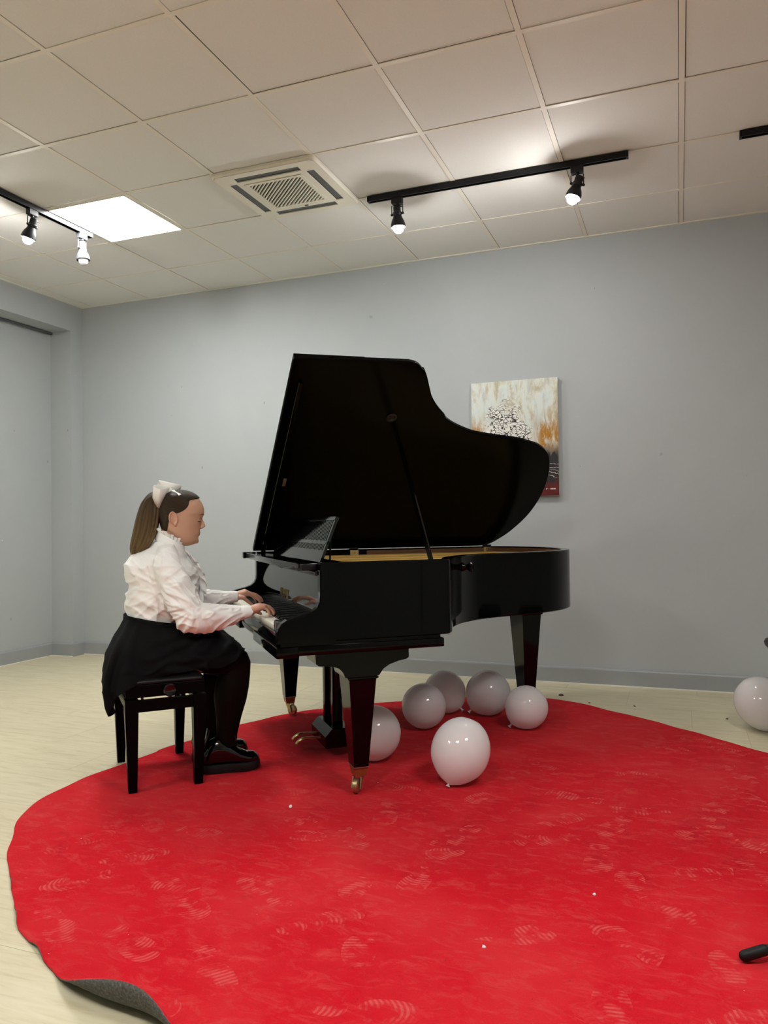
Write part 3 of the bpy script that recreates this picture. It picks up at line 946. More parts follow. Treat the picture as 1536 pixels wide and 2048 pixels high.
# iron plate in gold with raised struts
plate_out = [p for p in offset(outer, 0.056) if p[0] > 0.02]
plate_out = [(0.03, plate_out[0][1])]+plate_out+[(0.03, plate_out[-1][1])]
pl = part('iron_plate', MB().prism(plate_out, 'z', pz(0.900), pz(0.9125)), 'gold_plate', piano)
for yy, x1 in ((-0.45, 0.50), (-0.12, 1.18), (0.18, 1.30), (0.46, 1.26)):
    part('strut', MB().bbox(0.05, x1, yy-0.014, yy+0.014, pz(0.9127), pz(0.9165), 0.0015), 'gold_plate', pl, 35)
stg = MB()
for k in range(70):
    yy = -0.66+1.30*k/69
    lim = 1.38 if yy > -0.1 else max(0.30, 1.25-abs(yy+0.1)*2.0)
    if yy > 0.45: lim = 1.25
    stg.box(0.06, lim, yy-0.0009, yy+0.0009, pz(0.9126), pz(0.9131))
st_ = part('strings', stg, 'string', piano); st_['kind'] = 'stuff'
part('pin_block', MB().bbox(-0.09, 0.028, -0.70, 0.70, pz(0.87), pz(0.915), 0.003), 'black_lacquer', piano)

# cheeks (arms beside the keyboard)
ck = [(-.10,.945),(-.155,.945),(-.161,.940),(-.161,.815),(-.164,.790),(-.173,.770),(-.192,.755),(-.225,.743),(-.262,.735),(-.292,.727),(-.314,.714),(-.327,.695),(-.332,.672),(-.332,.6355),(-.10,.6355)]
for s in (-1, 1):
    m_ = MB()
    pr = [(x, pz(z)) for x, z in ck]
    y0, y1 = s*(HW), s*(HW-0.046)
    def ringy(inset, y): 
        cx = sum(p[0] for p in pr)/len(pr); 
        return [(x+inset*(1 if x < -.12 else 0), y, z-(inset if z > pz(0.64) else 0)) for x, z in pr]
    m_.loft([ringy(0.004, y0), ringy(0.0, y0-s*0.004), ringy(0.0, y1+s*0.004), ringy(0.004, y1)])
    part('cheek', m_, 'black_lacquer', piano, 14)
# key bed
part('bed_spacer', MB().box(-.318, .350, -HW+0.012, HW-0.012, pz(.6215), pz(.6365)), 'black_lacquer', piano)
part('key_bed', MB().bbox(-.330, .365, -HW+0.006, HW-0.006, pz(.597), pz(.622), 0.005), 'black_lacquer', piano, 40)
for s in (-1, 1):
    part('bed_side', MB().bbox(-.250, .365, min(s*(HW-.004), s*.69), max(s*(HW-.004), s*.69), pz(.585), pz(.621), 0.005), 'black_lacquer', piano, 40)
    part('bed_block', MB().bbox(-.336, -.250, min(s*(HW-.003), s*.215), max(s*(HW-.003), s*.215), pz(.579), pz(.6215), 0.004), 'black_lacquer', piano, 40)
part('key_slip', MB().bbox(-.328, -.312, -HW+0.046, HW-0.046, pz(.622), pz(.672), 0.003), 'polished_lacquer', piano, 40)
for s in (-1, 1):
    part('key_block', MB().bbox(-.318, -.135, min(s*.617, s*(HW-.047)), max(s*.617, s*(HW-.047)), pz(.622), pz(.715), 0.006), 'black_lacquer', piano, 40)
# keys
KW = 1.23/52
wk = MB().bbox(-.312, -.125, -KW/2+.0006, KW/2-.0006, pz(.670), pz(.690), 0.0012).mesh('white_key', 'ivory', 40)
bk = MB()
bk.loft([[(-.262,-.0055,pz(.690)),(-.262,.0055,pz(.690)),(-.125,.0055,pz(.690)),(-.125,-.0055,pz(.690))],
         [(-.256,-.0045,pz(.700)),(-.256,.0045,pz(.700)),(-.125,.0045,pz(.702)),(-.125,-.0045,pz(.702))],
         [(-.252,-.0036,pz(.7025)),(-.252,.0036,pz(.7025)),(-.125,.0036,pz(.7045)),(-.125,-.0036,pz(.7045))]])
bkm = bk.mesh('black_key', 'ebony', 30)
names = 'ABCDEFG'
for i in range(52):
    yk = 0.615-KW*(i+0.5)                       # bass on the player's left
    link('white_key', wk, piano, (0, yk, 0))
    if i < 51 and names[i % 7] in 'ACDFG':
        link('black_key', bkm, piano, (0, yk-KW/2, 0))
# fallboard, concave, with maker's lettering
fb = [(-.128,.690),(-.142,.694),(-.148,.712),(-.147,.75),(-.142,.80),(-.132,.850),(-.118,.895),(-.100,.895),(-.110,.75),(-.118,.69)]
part('fallboard', MB().prism([(x, pz(z)) for x, z in fb], 'y', -HW+.047, HW-.047), 'polished_lacquer', piano, 40)
lg = MB()
for k, (w_, h0, h1) in enumerate([(.004,.712,.752),(.010,.748,.752),(.004,.712,.752),(.006,.712,.716),(.003,.712,.745),(.008,.730,.734),(.003,.712,.752),(.006,.748,.752),(.004,.712,.752),(.008,.712,.716),(.004,.712,.752)]):
    yy = 0.10-0.0175*k
    lg.box(-.1482, -.1430, yy-w_/2, yy+w_/2, pz(h0+.034), pz(h1+.034))
part('lettering', lg, 'brass', piano)
# rail over the fallboard and the front shelf
part('top_rail', MB().bbox(-.170, -.085, -HW+.047, HW-.047, pz(.893), pz(.910), 0.004), 'polished_lacquer', piano, 40)
part('front_shelf', MB().bbox(-.232, -.120, -.69, HW-.002, pz(.911), pz(.940), 0.004), 'polished_lacquer', piano, 40)
part('shelf_block', MB().bbox(-.236, -.165, HW-.050, HW+.004, pz(.908), pz(.944), 0.004), 'black_lacquer', piano, 40)
part('felt_block', MB().bbox(-.225, -.165, -.7215, -.6905, pz(.913), pz(.938), 0.003), 'leatherette', piano, 40)
part('tray', MB().bbox(-.119, .02, -.70, .70, pz(.918), pz(.932), 0.003), 'black_lacquer', piano, 40)
# music desk, slotted, leaning back
dk = math.radians(21.5)
def desk_pt(u, s, t):      # u across (y), s up the slope, t thickness toward the tail
    return (-.104+s*math.sin(dk)+t*math.cos(dk), u, pz(.934)+s*math.cos(dk)-t*math.sin(dk))
def desk_box(u0, u1, s0, s1, t0=0.0, t1=0.012):
    m_ = MB()
    c_ = [desk_pt(u, s, t) for s in (s0, s1) for t in (t0, t1) for u in (u0, u1)]
    return m_.add(c_, [(0,1,3,2),(4,6,7,5),(0,4,5,1),(2,3,7,6),(0,2,6,4),(1,5,7,3)])
desk = part('music_desk', desk_box(-.535, .535, 0.0, 0.055), 'polished_lacquer', piano)
part('desk_rail', desk_box(-.535, .535, 0.083, 0.098), 'polished_lacquer', desk)
part('desk_rail', desk_box(-.535, .535, 0.192, 0.208, -0.003, 0.014), 'polished_lacquer', desk)
part('desk_stile', desk_box(-.535, -.512, 0.055, 0.192), 'polished_lacquer', desk)
part('desk_stile', desk_box(.512, .535, 0.055, 0.192), 'polished_lacquer', desk)
NS = 42
pitch = 1.024/NS
up_m = desk_box(-.0062, .0062, 0.098, 0.192, 0.001, 0.011).mesh('slat', 'polished_lacquer')
lo_m = desk_box(-.0062, .0062, 0.055, 0.083, 0.001, 0.011).mesh('slat', 'polished_lacquer')
for k in range(1, NS):
    link('slat', up_m, desk, (0, -.512+pitch*k, 0)); link('slat', lo_m, desk, (0, -.512+pitch*k, 0))
part('desk_prop', MB().tube([(-.050, -.50, pz(.932)), (-.046, -.50, pz(1.046))], 0.0045, 8), 'black_lacquer', piano, 60)

# leg blocks under the key bed
lbp = [(-.182,.5848),(.208,.5848),(.208,.552),(.198,.545),(.165,.540),(.125,.528),(.098,.512),(.080,.487),(-.062,.487),(-.068,.505),(-.085,.525),(-.11,.534),(-.168,.540),(-.179,.548)]
for s in (-1, 1):
    part('leg_block', MB().prism([(x, pz(z)) for x, z in lbp], 'y', s*(HW-.008), s*.605), 'black_lacquer', piano, 30)
# legs with wooden ferrule and brass caster
def piano_leg(x, y, ztop, block=None, turn=0.0):
    def rq(hx, hy, z): return [(-hx,-hy,z),(hx,-hy,z),(hx,hy,z),(-hx,hy,z)]
    lm = MB().loft([rq(.0300,.040,pz(.117)), rq(.0565,.0745,ztop-.012)])
    leg = part('leg', lm, 'black_lacquer', piano, None, (x, y, 0))
    part('collar', MB().loft([rq(.0575,.0755,ztop-.012), rq(.064,.082,ztop-.008), rq(.064,.082,ztop-.003), rq(.060,.078,ztop)]), 'black_lacquer', leg)
    if block: part('leg_head', MB().loft([rq(.056,.072,ztop), rq(.050,.066,ztop+.012), rq(.050,.066,block)]), 'black_lacquer', leg)
    part('leg_edge', MB().loft([rq(.0315,.0415,pz(.1145)), rq(.0315,.0415,pz(.1175))]), 'steel', leg)
    part('ferrule', MB().loft([rq(.023,.030,pz(.078)), rq(.0285,.037,pz(.112)), rq(.0285,.037,pz(.1145))]), 'red_wood', leg)
    fk = MB()
    fk.lathe([(.001,.066), (.020,.066), (.018,.072), (.018,.078), (.001,.078)], 16)
    for s in (-1, 1):
        fk.loft([[(-.018,s*.015,.066),(.012,s*.015,.066),(.012,s*.020,.066),(-.018,s*.020,.066)],
                 [(-.032,s*.017,.022),(-.014,s*.017,.022),(-.014,s*.021,.022),(-.032,s*.021,.022)]])
    fk.xf(Matrix.Rotation(turn, 4, 'Z')).shift((0, 0, 0))
    fo = part('caster_fork', fk, 'old_brass', leg, 35)
    wh = MB().lathe([(.001,-.0125), (.007,-.0125), (.022,-.0115), (.0290,-.009), (.0300,-.003), (.0300,.003), (.0290,.009), (.022,.0115), (.007,.0125), (.001,.0125)], 24, (-.022, 0, .0302), (0,1,0))
    wh.xf(Matrix.Rotation(turn, 4, 'Z'))
    part('caster_wheel', wh, 'old_brass', leg, 35)
    return leg
piano_leg(0.012, -.683, pz(.487), None, 0.9)
piano_leg(0.012, .683, pz(.487), None, 2.2)
piano_leg(1.215, .09, pz(.600), pz(.640), 0.4)
part('rear_cross', MB().bbox(1.11, 1.32, -.02, .20, ZB+.006, ZB+.05, .004), 'black_lacquer', piano)
# pedal lyre
LY = -0.055
box = MB()
def rc(x0, x1, h, z): return [(x0, LY-h, pz(z)), (x1, LY-h, pz(z)), (x1, LY+h, pz(z)), (x0, LY+h, pz(z))]
box.loft([rc(.004,.125,.133,.046), rc(.0,.13,.136,.050), rc(.0,.13,.136,.100), rc(.030,.13,.136,.133), rc(.034,.128,.134,.136)])
part('pedal_box', box, 'black_lacquer', piano, 25)
for s in (-1, 1):
    part('lyre_post', MB().bbox(.048, .094, LY+s*.075-.020, LY+s*.075+.020, pz(.136), pz(.586), .003), 'black_lacquer', piano, 40)
part('pedal_rod', MB().tube([(.115, LY-.02, pz(.136)), (.115, LY-.02, pz(.586))], .004, 8), 'brass', piano, 60)
part('pedal_rod', MB().tube([(.115, LY+.02, pz(.136)), (.115, LY+.02, pz(.586))], .004, 8), 'brass', piano, 60)
part('lyre_head', MB().bbox(.03, .14, LY-.12, LY+.12, pz(.555), pz(.586), .004), 'black_lacquer', piano, 40)
for yy in (LY+.042, LY-.042):
    pd = MB().tube(catmull([(.02,yy,pz(.078)), (-.03,yy,pz(.080)), (-.075,yy,pz(.083)), (-.105,yy,pz(.072)), (-.118,yy,pz(.060))], 4),
                   [(.005,.009)]*9+[(.0055,.014)]*4+[(.005,.013)]*4, 10, True, (0,0,1), True)
    part('pedal', pd, 'brass', piano, 50)
# turned knob on the curved side
kn = MB().lathe([(.001,-.002), (.019,-.002), (.021,.006), (.017,.012), (.012,.022), (.015,.030), (.021,.036), (.023,.043), (.020,.050), (.012,.052), (.010,.048), (.001,.048)], 24, (.580,-.480,pz(.893)), (.70,-.71,0))
part('side_knob', kn, 'black_lacquer', piano, 35)
# hinges on the far side
for xx in (.42, 1.30):
    hg = part('hinge', MB().bbox(xx-.026, xx+.026, .708, .7128, pz(.908), pz(.941), .001), 'brass', piano)
    part('hinge_pin', MB().tube([(xx-.028,.722,pz(.950)), (xx+.028,.722,pz(.950))], .006, 10), 'lamp_black', hg, 60)
    part('screw', MB().lathe([(.001,0),(.006,0),(.005,.002),(.001,.002)], 10, (xx,.708,pz(.925)), (0,-1,0)), 'old_brass', hg)

# raised lid: outline in (along, up-slope) coordinates, hinged on the bass side
LT = math.radians(37.0)
lid_pts = [(.36,1.478),(.405,1.466),(.448,1.428),(.475,1.385),(.500,1.335),(.545,1.252),(.614,1.169),(.708,1.092),(.828,1.036),(.92,1.014),(1.014,1.000),(1.10,.990),(1.175,.974),
           (1.284,.937),(1.37,.870),(1.422,.778),(1.467,.646),(1.491,.484),(1.481,.313),(1.428,.149),(1.36,.045),(1.315,.010),(1.26,.0)]
lo_ = [(p.x, p.y) for p in catmull([(a, b, 0) for a, b in lid_pts], 5)]
lid_outline = [(-.172, 0.0), (-.176, 0.01), (-.176, 1.452), (-.172, 1.458), (0.1, 1.472)] + lo_
def lid_pt(b_, s_, t_):    # t_ = height over the underside
    return (b_, HW-s_*math.cos(LT)+t_*math.sin(LT), pz(.9455)+s_*math.sin(LT)+t_*math.cos(LT))
def lid_slab(poly, t0, t1, bev=0.004):
    cx = sum(p[0] for p in poly)/len(poly); cy = sum(p[1] for p in poly)/len(poly)
    def sh(e): 
        out = []
        n_ = len(poly)
        for i, p in enumerate(poly):
            a_, c_ = Vector(poly[i-1]), Vector(poly[(i+1) % n_])
            t_ = (c_-a_).normalized()
            nn = Vector((t_.y, -t_.x))
            if nn.dot(Vector((cx-p[0], cy-p[1]))) < 0: nn = -nn
            out.append((p[0]+nn.x*e, p[1]+nn.y*e))
        return out
    s1 = sh(bev)
    return MB().loft([[lid_pt(a, b, t0) for a, b in s1], [lid_pt(a, b, t0+bev) for a, b in poly], [lid_pt(a, b, t1-bev) for a, b in poly], [lid_pt(a, b, t1) for a, b in s1]])
lid = part('lid', lid_slab(lid_outline, 0.0, 0.024), 'black_lacquer_lid', piano, 35)
part('lid_flap', lid_slab([(-.170,.004),(.16,.004),(.16,1.455),(-.170,1.450)], 0.026, 0.046), 'black_lacquer_lid', lid, 35)
part('lid_batten', lid_slab([(-.130,.012),(-.105,.012),(-.112,1.325),(-.132,1.330)], -0.014, 0.0, 0.003), 'black_lacquer', lid, 35)
part('brass_label', lid_slab([(-.095,.590),(-.078,.590),(-.078,.650),(-.095,.650)], -0.0015, 0.0, 0.0003), 'old_brass', lid)
cup = MB().lathe([(.026,0), (.028,.004), (.022,.008), (.016,.006), (.014,.002)], 20, lid_pt(.371,1.12,0), (0,-math.sin(LT),-math.cos(LT)))
part('prop_cup', cup, 'lamp_black', lid, 40)
top_p, bot_p = Vector(lid_pt(.486,.895,-.004)), Vector((.345, -.700, pz(.905)))
part('prop_stick', MB().tube([bot_p, bot_p.lerp(top_p,.5), top_p], [(.012,.009)]*3, 8, True, (1,0,0)), 'black_lacquer', piano, 30)

# ================================================================== BENCH
bf = [Vector((2.043,-2.755)), Vector((2.226,-2.571)), Vector((1.705,-2.411)), Vector((1.887,-2.227))]
bc = sum(bf, Vector((0,0)))/4
BANG = math.radians(45.0)
bench = thing('piano_bench', 'black adjustable piano bench with padded top under the seated girl', 'bench', (bc.x, bc.y, 0), BANG)
lx, ly = 0.133, 0.243
for sx in (-1, 1):
    for sy in (-1, 1):
        zb = 0.0 if (sx < 0 and sy > 0) else RZ
        def sq(h, z, ox=0, oy=0): return [(-h+ox,-h+oy,z),(h+ox,-h+oy,z),(h+ox,h+oy,z),(-h+ox,h+oy,z)]
        part('leg', MB().loft([sq(.017, zb), sq(.0265, .335, sx*.004, sy*.004), sq(.0265, .388, sx*.004, sy*.004)]), 'bench_black', bench, None, (sx*lx, sy*ly, 0))
ax_, ay_ = lx+.026, ly+.026
fr = MB()
fr.bbox(-ax_+.004, ax_-.004, -ay_+.003, -ay_+.022, .334, .384, .003); fr.bbox(-ax_+.004, ax_-.004, ay_-.022, ay_-.003, .334, .384, .003)
fr.bbox(-ax_+.003, -ax_+.022, -ay_+.02, ay_-.02, .334, .384, .003); fr.bbox(ax_-.022, ax_-.003, -ay_+.02, ay_-.02, .334, .384, .003)
part('lower_frame', fr, 'bench_black', bench)
fr = MB()
for y0, y1 in ((-ay_, -ay_+.02), (ay_-.02, ay_)): fr.bbox(-ax_, ax_, y0, y1, .394, .446, .003)
for x0, x1 in ((-ax_, -ax_+.02), (ax_-.02, ax_)): fr.bbox(x0, x1, -ay_+.018, ay_-.018, .394, .446, .003)
part('upper_frame', fr, 'bench_black', bench)
for sx in (-1, 1):
    part('lift_arm', MB().tube([(sx*.08, -.19, .352), (sx*.08, .19, .425)], .006, 8), 'steel', bench)
    part('lift_arm', MB().tube([(sx*.07, .19, .352), (sx*.07, -.19, .425)], .006, 8), 'steel', bench)
cu = MB()
cr = []
for z_, in_ in ((.446,.002), (.452,-.001), (.461,.003), (.468,.012), (.473,.028), (.4755,.06)):
    cr.append([(x_*(ax_-in_)/1.0, y_*(ay_-in_)/1.0, z_) for x_, y_ in [(c_[0]*1, c_[1]*1) for c_ in rrect(1.0, 0.08, 4)]])
cu.loft(cr)
part('cushion', cu, 'leatherette', bench, 60)
for s in (-1, 1):
    kb = MB().lathe([(.001,0), (.010,0), (.010,.010), (.024,.014), (.027,.020), (.027,.030), (.022,.036), (.016,.034), (.001,.034)], 24, (0.012, s*ay_, .421), (0, s, 0))
    part('height_knob', kb, 'patent', bench, 35)

# ================================================================== BALLOONS
def balloon(label, loc, r, stretch, axis, me_cache={}):
    t = thing('balloon', label, 'balloon', (loc[0], loc[1], RZ if loc[2] is None else loc[2]), 0, 'white balloons on the floor')
    ax = Vector(axis).normalized()
    # lathe along the axis pointing to the knot
    prof = []
    n = 26
    L = r*stretch
    for k in range(n+1):
        u = -1+2*k/n
        rad = math.sqrt(max(0, 1-u*u))*r
        h = u*L
        if u > 0.35: rad *= 1-0.16*((u-0.35)/0.65)**2; h *= 1+0.05*((u-0.35)/0.65)**2
        prof.append((rad, h))
    prof[-1] = (0.006, L*1.06)
    c = Vector((0,0,0))
    mb = MB().lathe(prof, 36, c, ax)
    zmin = min(p[2] for p in mb.v)
    mb.shift((0, 0, -zmin))
    off = Vector((0, 0, -zmin))
    part('skin', mb, 'balloon', t, 180)
    kn = MB().lathe([(.0055, L*1.05), (.0035, L*1.06+.004), (.006, L*1.06+.006), (.0035, L*1.06+.010), (.008, L*1.06+.017), (.0095, L*1.06+.020), (.004,L*1.06+.018)], 12, off, ax)
    zk = min(p[2] for p in kn.v)
    if zk < 0: kn.shift((0, 0, -zk))
    part('knot', kn, 'balloon', t, 60)
    return t
balloon('white balloon half hidden behind the near piano leg', (2.823,-2.036,None), .124, 1.02, (.3,.6,-.5))
balloon('white balloon in front left of the cluster under the piano tail', (2.872,-1.442,None), .118, 1.04, (-.2,.9,-.3))
balloon('white balloon at the back left of the cluster, partly hidden', (2.883,-1.086,None), .119, 1.03, (.80,-.25,-.62))
balloon('white balloon at the back right of the cluster by the rear leg', (3.127,-1.056,None), .125, 1.02, (-.62,-.45,-.66))
balloon('white balloon touching the rear piano leg, rightmost of the cluster', (3.385,-1.275,None), .112, 1.01, (-.60,-.15,-.72))
balloon('largest white balloon lying nearest the camera, knot facing down', (3.282,-2.209,None), .123, 1.12, (-.20,-.50,-.84))
balloon('white balloon by the back wall at the right picture edge', (4.545,-.905,0.0), .132, 1.12, (.75,-.35,-.55))

# ================================================================== right edge things
st = thing('microphone_stand', 'black tripod stand leg with rubber foot at the lower right corner', 'stand', (4.66, -3.13, RZ))
def dirv(a): return Vector((math.cos(a), math.sin(a), 0))
foot = Vector((4.283-4.66, -3.262+3.13, 0))
a0 = math.atan2(foot.y, foot.x); Lf = foot.length
for k in range(3):
    d = dirv(a0+k*2*PI/3)
    lg_ = part('leg', MB().tube([d*(Lf-.03)+Vector((0,0,.022)), d*.03+Vector((0,0,.135))], .0095, 14), 'lamp_black', st, 60)
    part('rubber_foot', MB().tube([d*(Lf-.003)+Vector((0,0,.0145)), d*(Lf-.052)+Vector((0,0,.029))], .0135, 16, True, None, True), 'rubber', lg_, 60)
part('hub', MB().lathe([(.001,.10), (.022,.10), (.024,.12), (.024,.17), (.016,.18), (.001,.18)], 20), 'lamp_black', st, 40)
part('pole', MB().tube([(0,0,.18), (0,0,1.45)], .010, 14), 'lamp_black', st, 60)
part('clutch', MB().lathe([(.001,.84), (.014,.84), (.016,.88), (.014,.93), (.001,.93)], 16), 'lamp_black', st, 40)

stool = thing('stool', 'black padded stool, only its seat edge showing at the right', 'stool', (4.795, -1.27, 0), 0.15)
rg = []
for z_, in_ in ((.452,.05), (.462,.018), (.478,.004), (.495,0.0), (.508,.006), (.516,.03)):
    rg.append([(x_*(.245-in_), y_*(.245-in_), z_) for x_, y_ in rrect(1.0, 0.45, 8)])
part('seat', MB().loft(rg), 'leatherette', stool, 60)
for sx in (-1, 1):
    for sy in (-1, 1):
        part('leg', MB().tube([(sx*.13, sy*.13, .455), (sx*.14, sy*.14, 0.0)], .012, 10), 'lamp_black', stool, 60)
part('ring', MB().tube([(.135*math.cos(t_*PI/12)*1.38, .135*math.sin(t_*PI/12)*1.38, .18) for t_ in range(25)], .006, 8), 'lamp_black', stool, 60)

# scraps on the floor and on the rug
def scrap(label, x, y, z, s, m, seed, long=1.6):
    rnd = random.Random(seed)
    n = 7; pts = []
    for k in range(n):
        a = 2*PI*k/n; rr = s*(0.6+0.4*rnd.random())
        pts.append((rr*long*math.cos(a), rr*math.sin(a)))
    mb = MB()
    top = [(p[0]*.8, p[1]*.8, .0025+.002*rnd.random()) for p in pts]
    mb.loft([[(p[0], p[1], 0.0) for p in pts], top])
    o = part('scrap', mb, m, None, None, (x, y, z), (0, 0, rnd.random()*3))
    tag(o, label, 'scrap', 'small scraps on the ground')
scrap('white paper scrap on the red rug left of the near piano leg', 2.735, -2.69, RZ, .010, 'scrap_white', 3)
scrap('tiny pale crumb on the red rug, right of centre in the foreground', 3.905, -3.03, RZ, .006, 'scrap_white', 4, 1.1)
scrap('tiny pale crumb on the red rug near the bottom picture edge', 3.67, -3.41, RZ, .006, 'scrap_white', 5, 1.0)
scrap('dry brown leaf scrap on the floor right of the rear piano leg', 3.44, -.40, 0, .022, 'scrap_dark', 6, 1.8)
scrap('small dark crumb on the floor between rug and back wall', 3.63, -.56, 0, .008, 'scrap_dark', 8, 1.2)
scrap('thin dark splinter on the floor near the rug edge, right of the leaf', 3.89, -.565, 0, .006, 'scrap_dark', 9, 3.0)
scrap('black dot of dirt on the floor left of the balloon at the wall', 4.38, -.72, 0, .008, 'scrap_dark', 10, 1.0)

# ================================================================== PERSON (girl at the piano)
# figure built in the piano's axes: x toward the piano, y to her left, z up; YC = her middle plane
YC = -0.106
PB = Vector((-0.60, YC, 0.0))
wb = Matrix.Rotation(PANG, 4, 'Z') @ PB + Vector((PO.x, PO.y, 0))
girl = thing('person', 'girl in white ruffled blouse and black skirt seated playing the piano', 'person', (wb.x, wb.y, 0.0), PANG)
def gpart(name, me, parent=girl, label=None):
    me.transform(Matrix.Translation(-PB))
    me.name = name
    o = link(name, me, parent)
    if label: o['label'] = label
    return o
def gmb(name, mb, m, parent=girl, smooth=60, label=None):
    return gpart(name, mb.mesh(name, m, smooth), parent, label)
def P(x, a, z):           # a: offset to her right (toward the camera) from the middle plane
    return Vector((x, YC-a, z))

# ---- head surface from profile tables
XF = [(1.006,-.606),(1.012,-.585),(1.018,-.572),(1.030,-.563),(1.044,-.5635),(1.055,-.558),(1.062,-.5575),(1.070,-.5555),(1.080,-.556),(1.092,-.554),(1.108,-.550),(1.123,-.5475),(1.141,-.540),(1.162,-.5355),(1.184,-.539),(1.205,-.548),(1.222,-.561),(1.237,-.580),(1.248,-.605),(1.254,-.63)]
XB = [(1.006,-.628),(1.012,-.642),(1.020,-.658),(1.032,-.672),(1.045,-.684),(1.060,-.700),(1.080,-.717),(1.113,-.728),(1.150,-.734),(1.180,-.733),(1.205,-.726),(1.225,-.712),(1.240,-.694),(1.250,-.675),(1.254,-.66)]
WD = [(1.006,.022),(1.012,.036),(1.020,.047),(1.035,.0565),(1.055,.0645),(1.080,.0695),(1.110,.0725),(1.140,.0745),(1.170,.0755),(1.195,.072),(1.215,.064),(1.232,.052),(1.245,.035),(1.254,.016)]
def head_pt(z, th, inflate=0.0):
    xf, xb, wd = interp(XF, z), interp(XB, z), interp(WD, z)
    xc, hx = (xf+xb)/2, (xf-xb)/2
    c, s = math.cos(th), math.sin(th)
    c2 = math.copysign(abs(c)**0.88, c); s2 = math.copysign(abs(s)**0.90, s)
    k = 0.17 if z < 1.15 else 0.10
    x = xc+(hx+inflate)*c2
    y = (wd+inflate)*s2*(1-k*c)
    return x, y, z
ZS = [1.006,1.009,1.012,1.016,1.020,1.026,1.032,1.038,1.044,1.050,1.055,1.060,1.066,1.072,1.080,1.088,1.096,1.104,1.112,1.121,1.130,1.140,1.150,1.162,1.174,1.186,1.196,1.206,1.215,1.223,1.231,1.238,1.244,1.249,1.2525,1.254]
body = MB()
NH = 56
rings = []
for z in ZS:
    rings.append([Vector((0, YC, 0))+Vector(head_pt(z, 2*PI*i/NH)) for i in range(NH)])
body.loft(rings)
# nose
nr = []
for x, z, wx, wy in ((-.553,1.134,.008,.0075),(-.5495,1.122,.0095,.0085),(-.5455,1.110,.0115,.0095),(-.5425,1.101,.0125,.0110),(-.5405,1.0945,.0125,.0120),(-.5415,1.0890,.0115,.0120),(-.547,1.0835,.0085,.0105)):
    nr.append([Vector((x+wx*math.cos(t)-.0022, YC+wy*math.sin(t), z+.003*math.cos(t))) for t in [2*PI*i/14 for i in range(14)]])
body.loft(nr)
for s in (-1, 1):
    body.ellipsoid((-.549, YC+s*.0105, 1.088), (.0080,.0055,.0062))
# lips, chin, lids, cheeks
body.ellipsoid((-.5625, YC, 1.0665), (.0095,.0190,.0046)); body.ellipsoid((-.5640, YC, 1.0565), (.0095,.0170,.0055))
body.ellipsoid((-.572, YC, 1.028), (.0115,.016,.013))
for s in (-1, 1):
    body.ellipsoid((-.5680, YC+s*.0300, 1.1215), (.0125,.0150,.0105))
    body.ellipsoid((-.5600, YC+s*.026, 1.1420), (.0110,.020,.0062))
# ears
for s in (-1, 1):
    ex, ey, ez = -.678, YC+s*.0725, 1.130
    el = []
    for k in range(15):
        t = math.radians(205-k*22)
        el.append((ex+.0165*math.cos(t)+.010*math.sin(t)*0.25*-1, ey+s*(.008+.004*math.cos(t+2.6)), ez+.0285*math.sin(t)))
    body.tube(el[:13], [.0042]*13, 8, True, None, True)
    body.ellipsoid((ex-.001, ey+s*.001, ez), (.0135,.006,.025), Matrix.Rotation(-.15, 3, 'Y'), 16, 10)
    body.ellipsoid((ex+.008, ey+s*.005, ez-.026), (.0075,.0045,.0085))
    body.ellipsoid((ex+.012, ey+s*.004, ez-.004), (.005,.005,.008))
# neck
body.tube([P(-.705,0,.95), P(-.698,0,1.0), P(-.685,0,1.045), P(-.672,0,1.09), P(-.665,0,1.13)], [(.060,.066),(.053,.057),(.050,.053),(.052,.053),(.05,.05)], 24, True, (1,0,0))
# torso, hips
body.tube([P(-.735,0,.50), P(-.735,0,.56), P(-.73,0,.64), P(-.725,0,.72), P(-.725,0,.80), P(-.725,0,.88), P(-.722,0,.94), P(-.71,0,.985)],
          [(.11,.13),(.125,.145),(.115,.130),(.112,.130),(.120,.140),(.118,.150),(.090,.130),(.052,.07)], 32, True, (1,0,0), True)
# legs
def leg(a, dx, da):
    body.tube([P(-.74,a*.8,.545), P(-.64,a,.550), P(-.53,a,.520), P(-.45+dx*.5,a,.490)], [.088,.088,.080,.070], 20, True, (0,1,0), True)
    body.tube([P(-.425+dx*.6,a,.485), P(-.430+dx*.8,a+da*.2,.44), P(-.445+dx,a+da*.4,.385), P(-.455+dx,a+da*.6,.325), P(-.462+dx,a+da*.8,.25), P(-.470+dx,a+da,.175), P(-.474+dx,a+da,.10)],
              [(.066,.060),(.066,.060),(.072,.064),(.070,.060),(.054,.047),(.043,.038),(.040,.036)], 20, True, (1,0,0), True)
    body.tube([P(-.50+dx,a+da,.085), P(-.44+dx,a+da,.080), P(-.37+dx,a+da,.072)], [(.022,.024),(.018,.026),(.012,.022)], 14, True, (0,0,1), True)
leg(.105, 0.014, .005)
leg(-.085, -.022, -.01)
# arms
def arm(sh, el, wr, rad):
    body.tube([sh, sh.lerp(el,.35), sh.lerp(el,.7), el], rad[:4], 18, True, None, True)
    body.tube([el, el.lerp(wr,.35), el.lerp(wr,.7), wr], [rad[3]]+rad[4:], 18, True, None, True)
RS, RE, RW = P(-.712,.165,.915), P(-.618,.235,.708), P(-.362,.190,.716)
LS, LE, LW = P(-.712,-.165,.915), P(-.600,-.262,.735), P(-.352,-.285,.742)
arm(RS, RE, RW, [.050,.047,.043,.040,.036,.028,.0235])
arm(LS, LE, LW, [.050,.047,.043,.040,.036,.028,.0235])
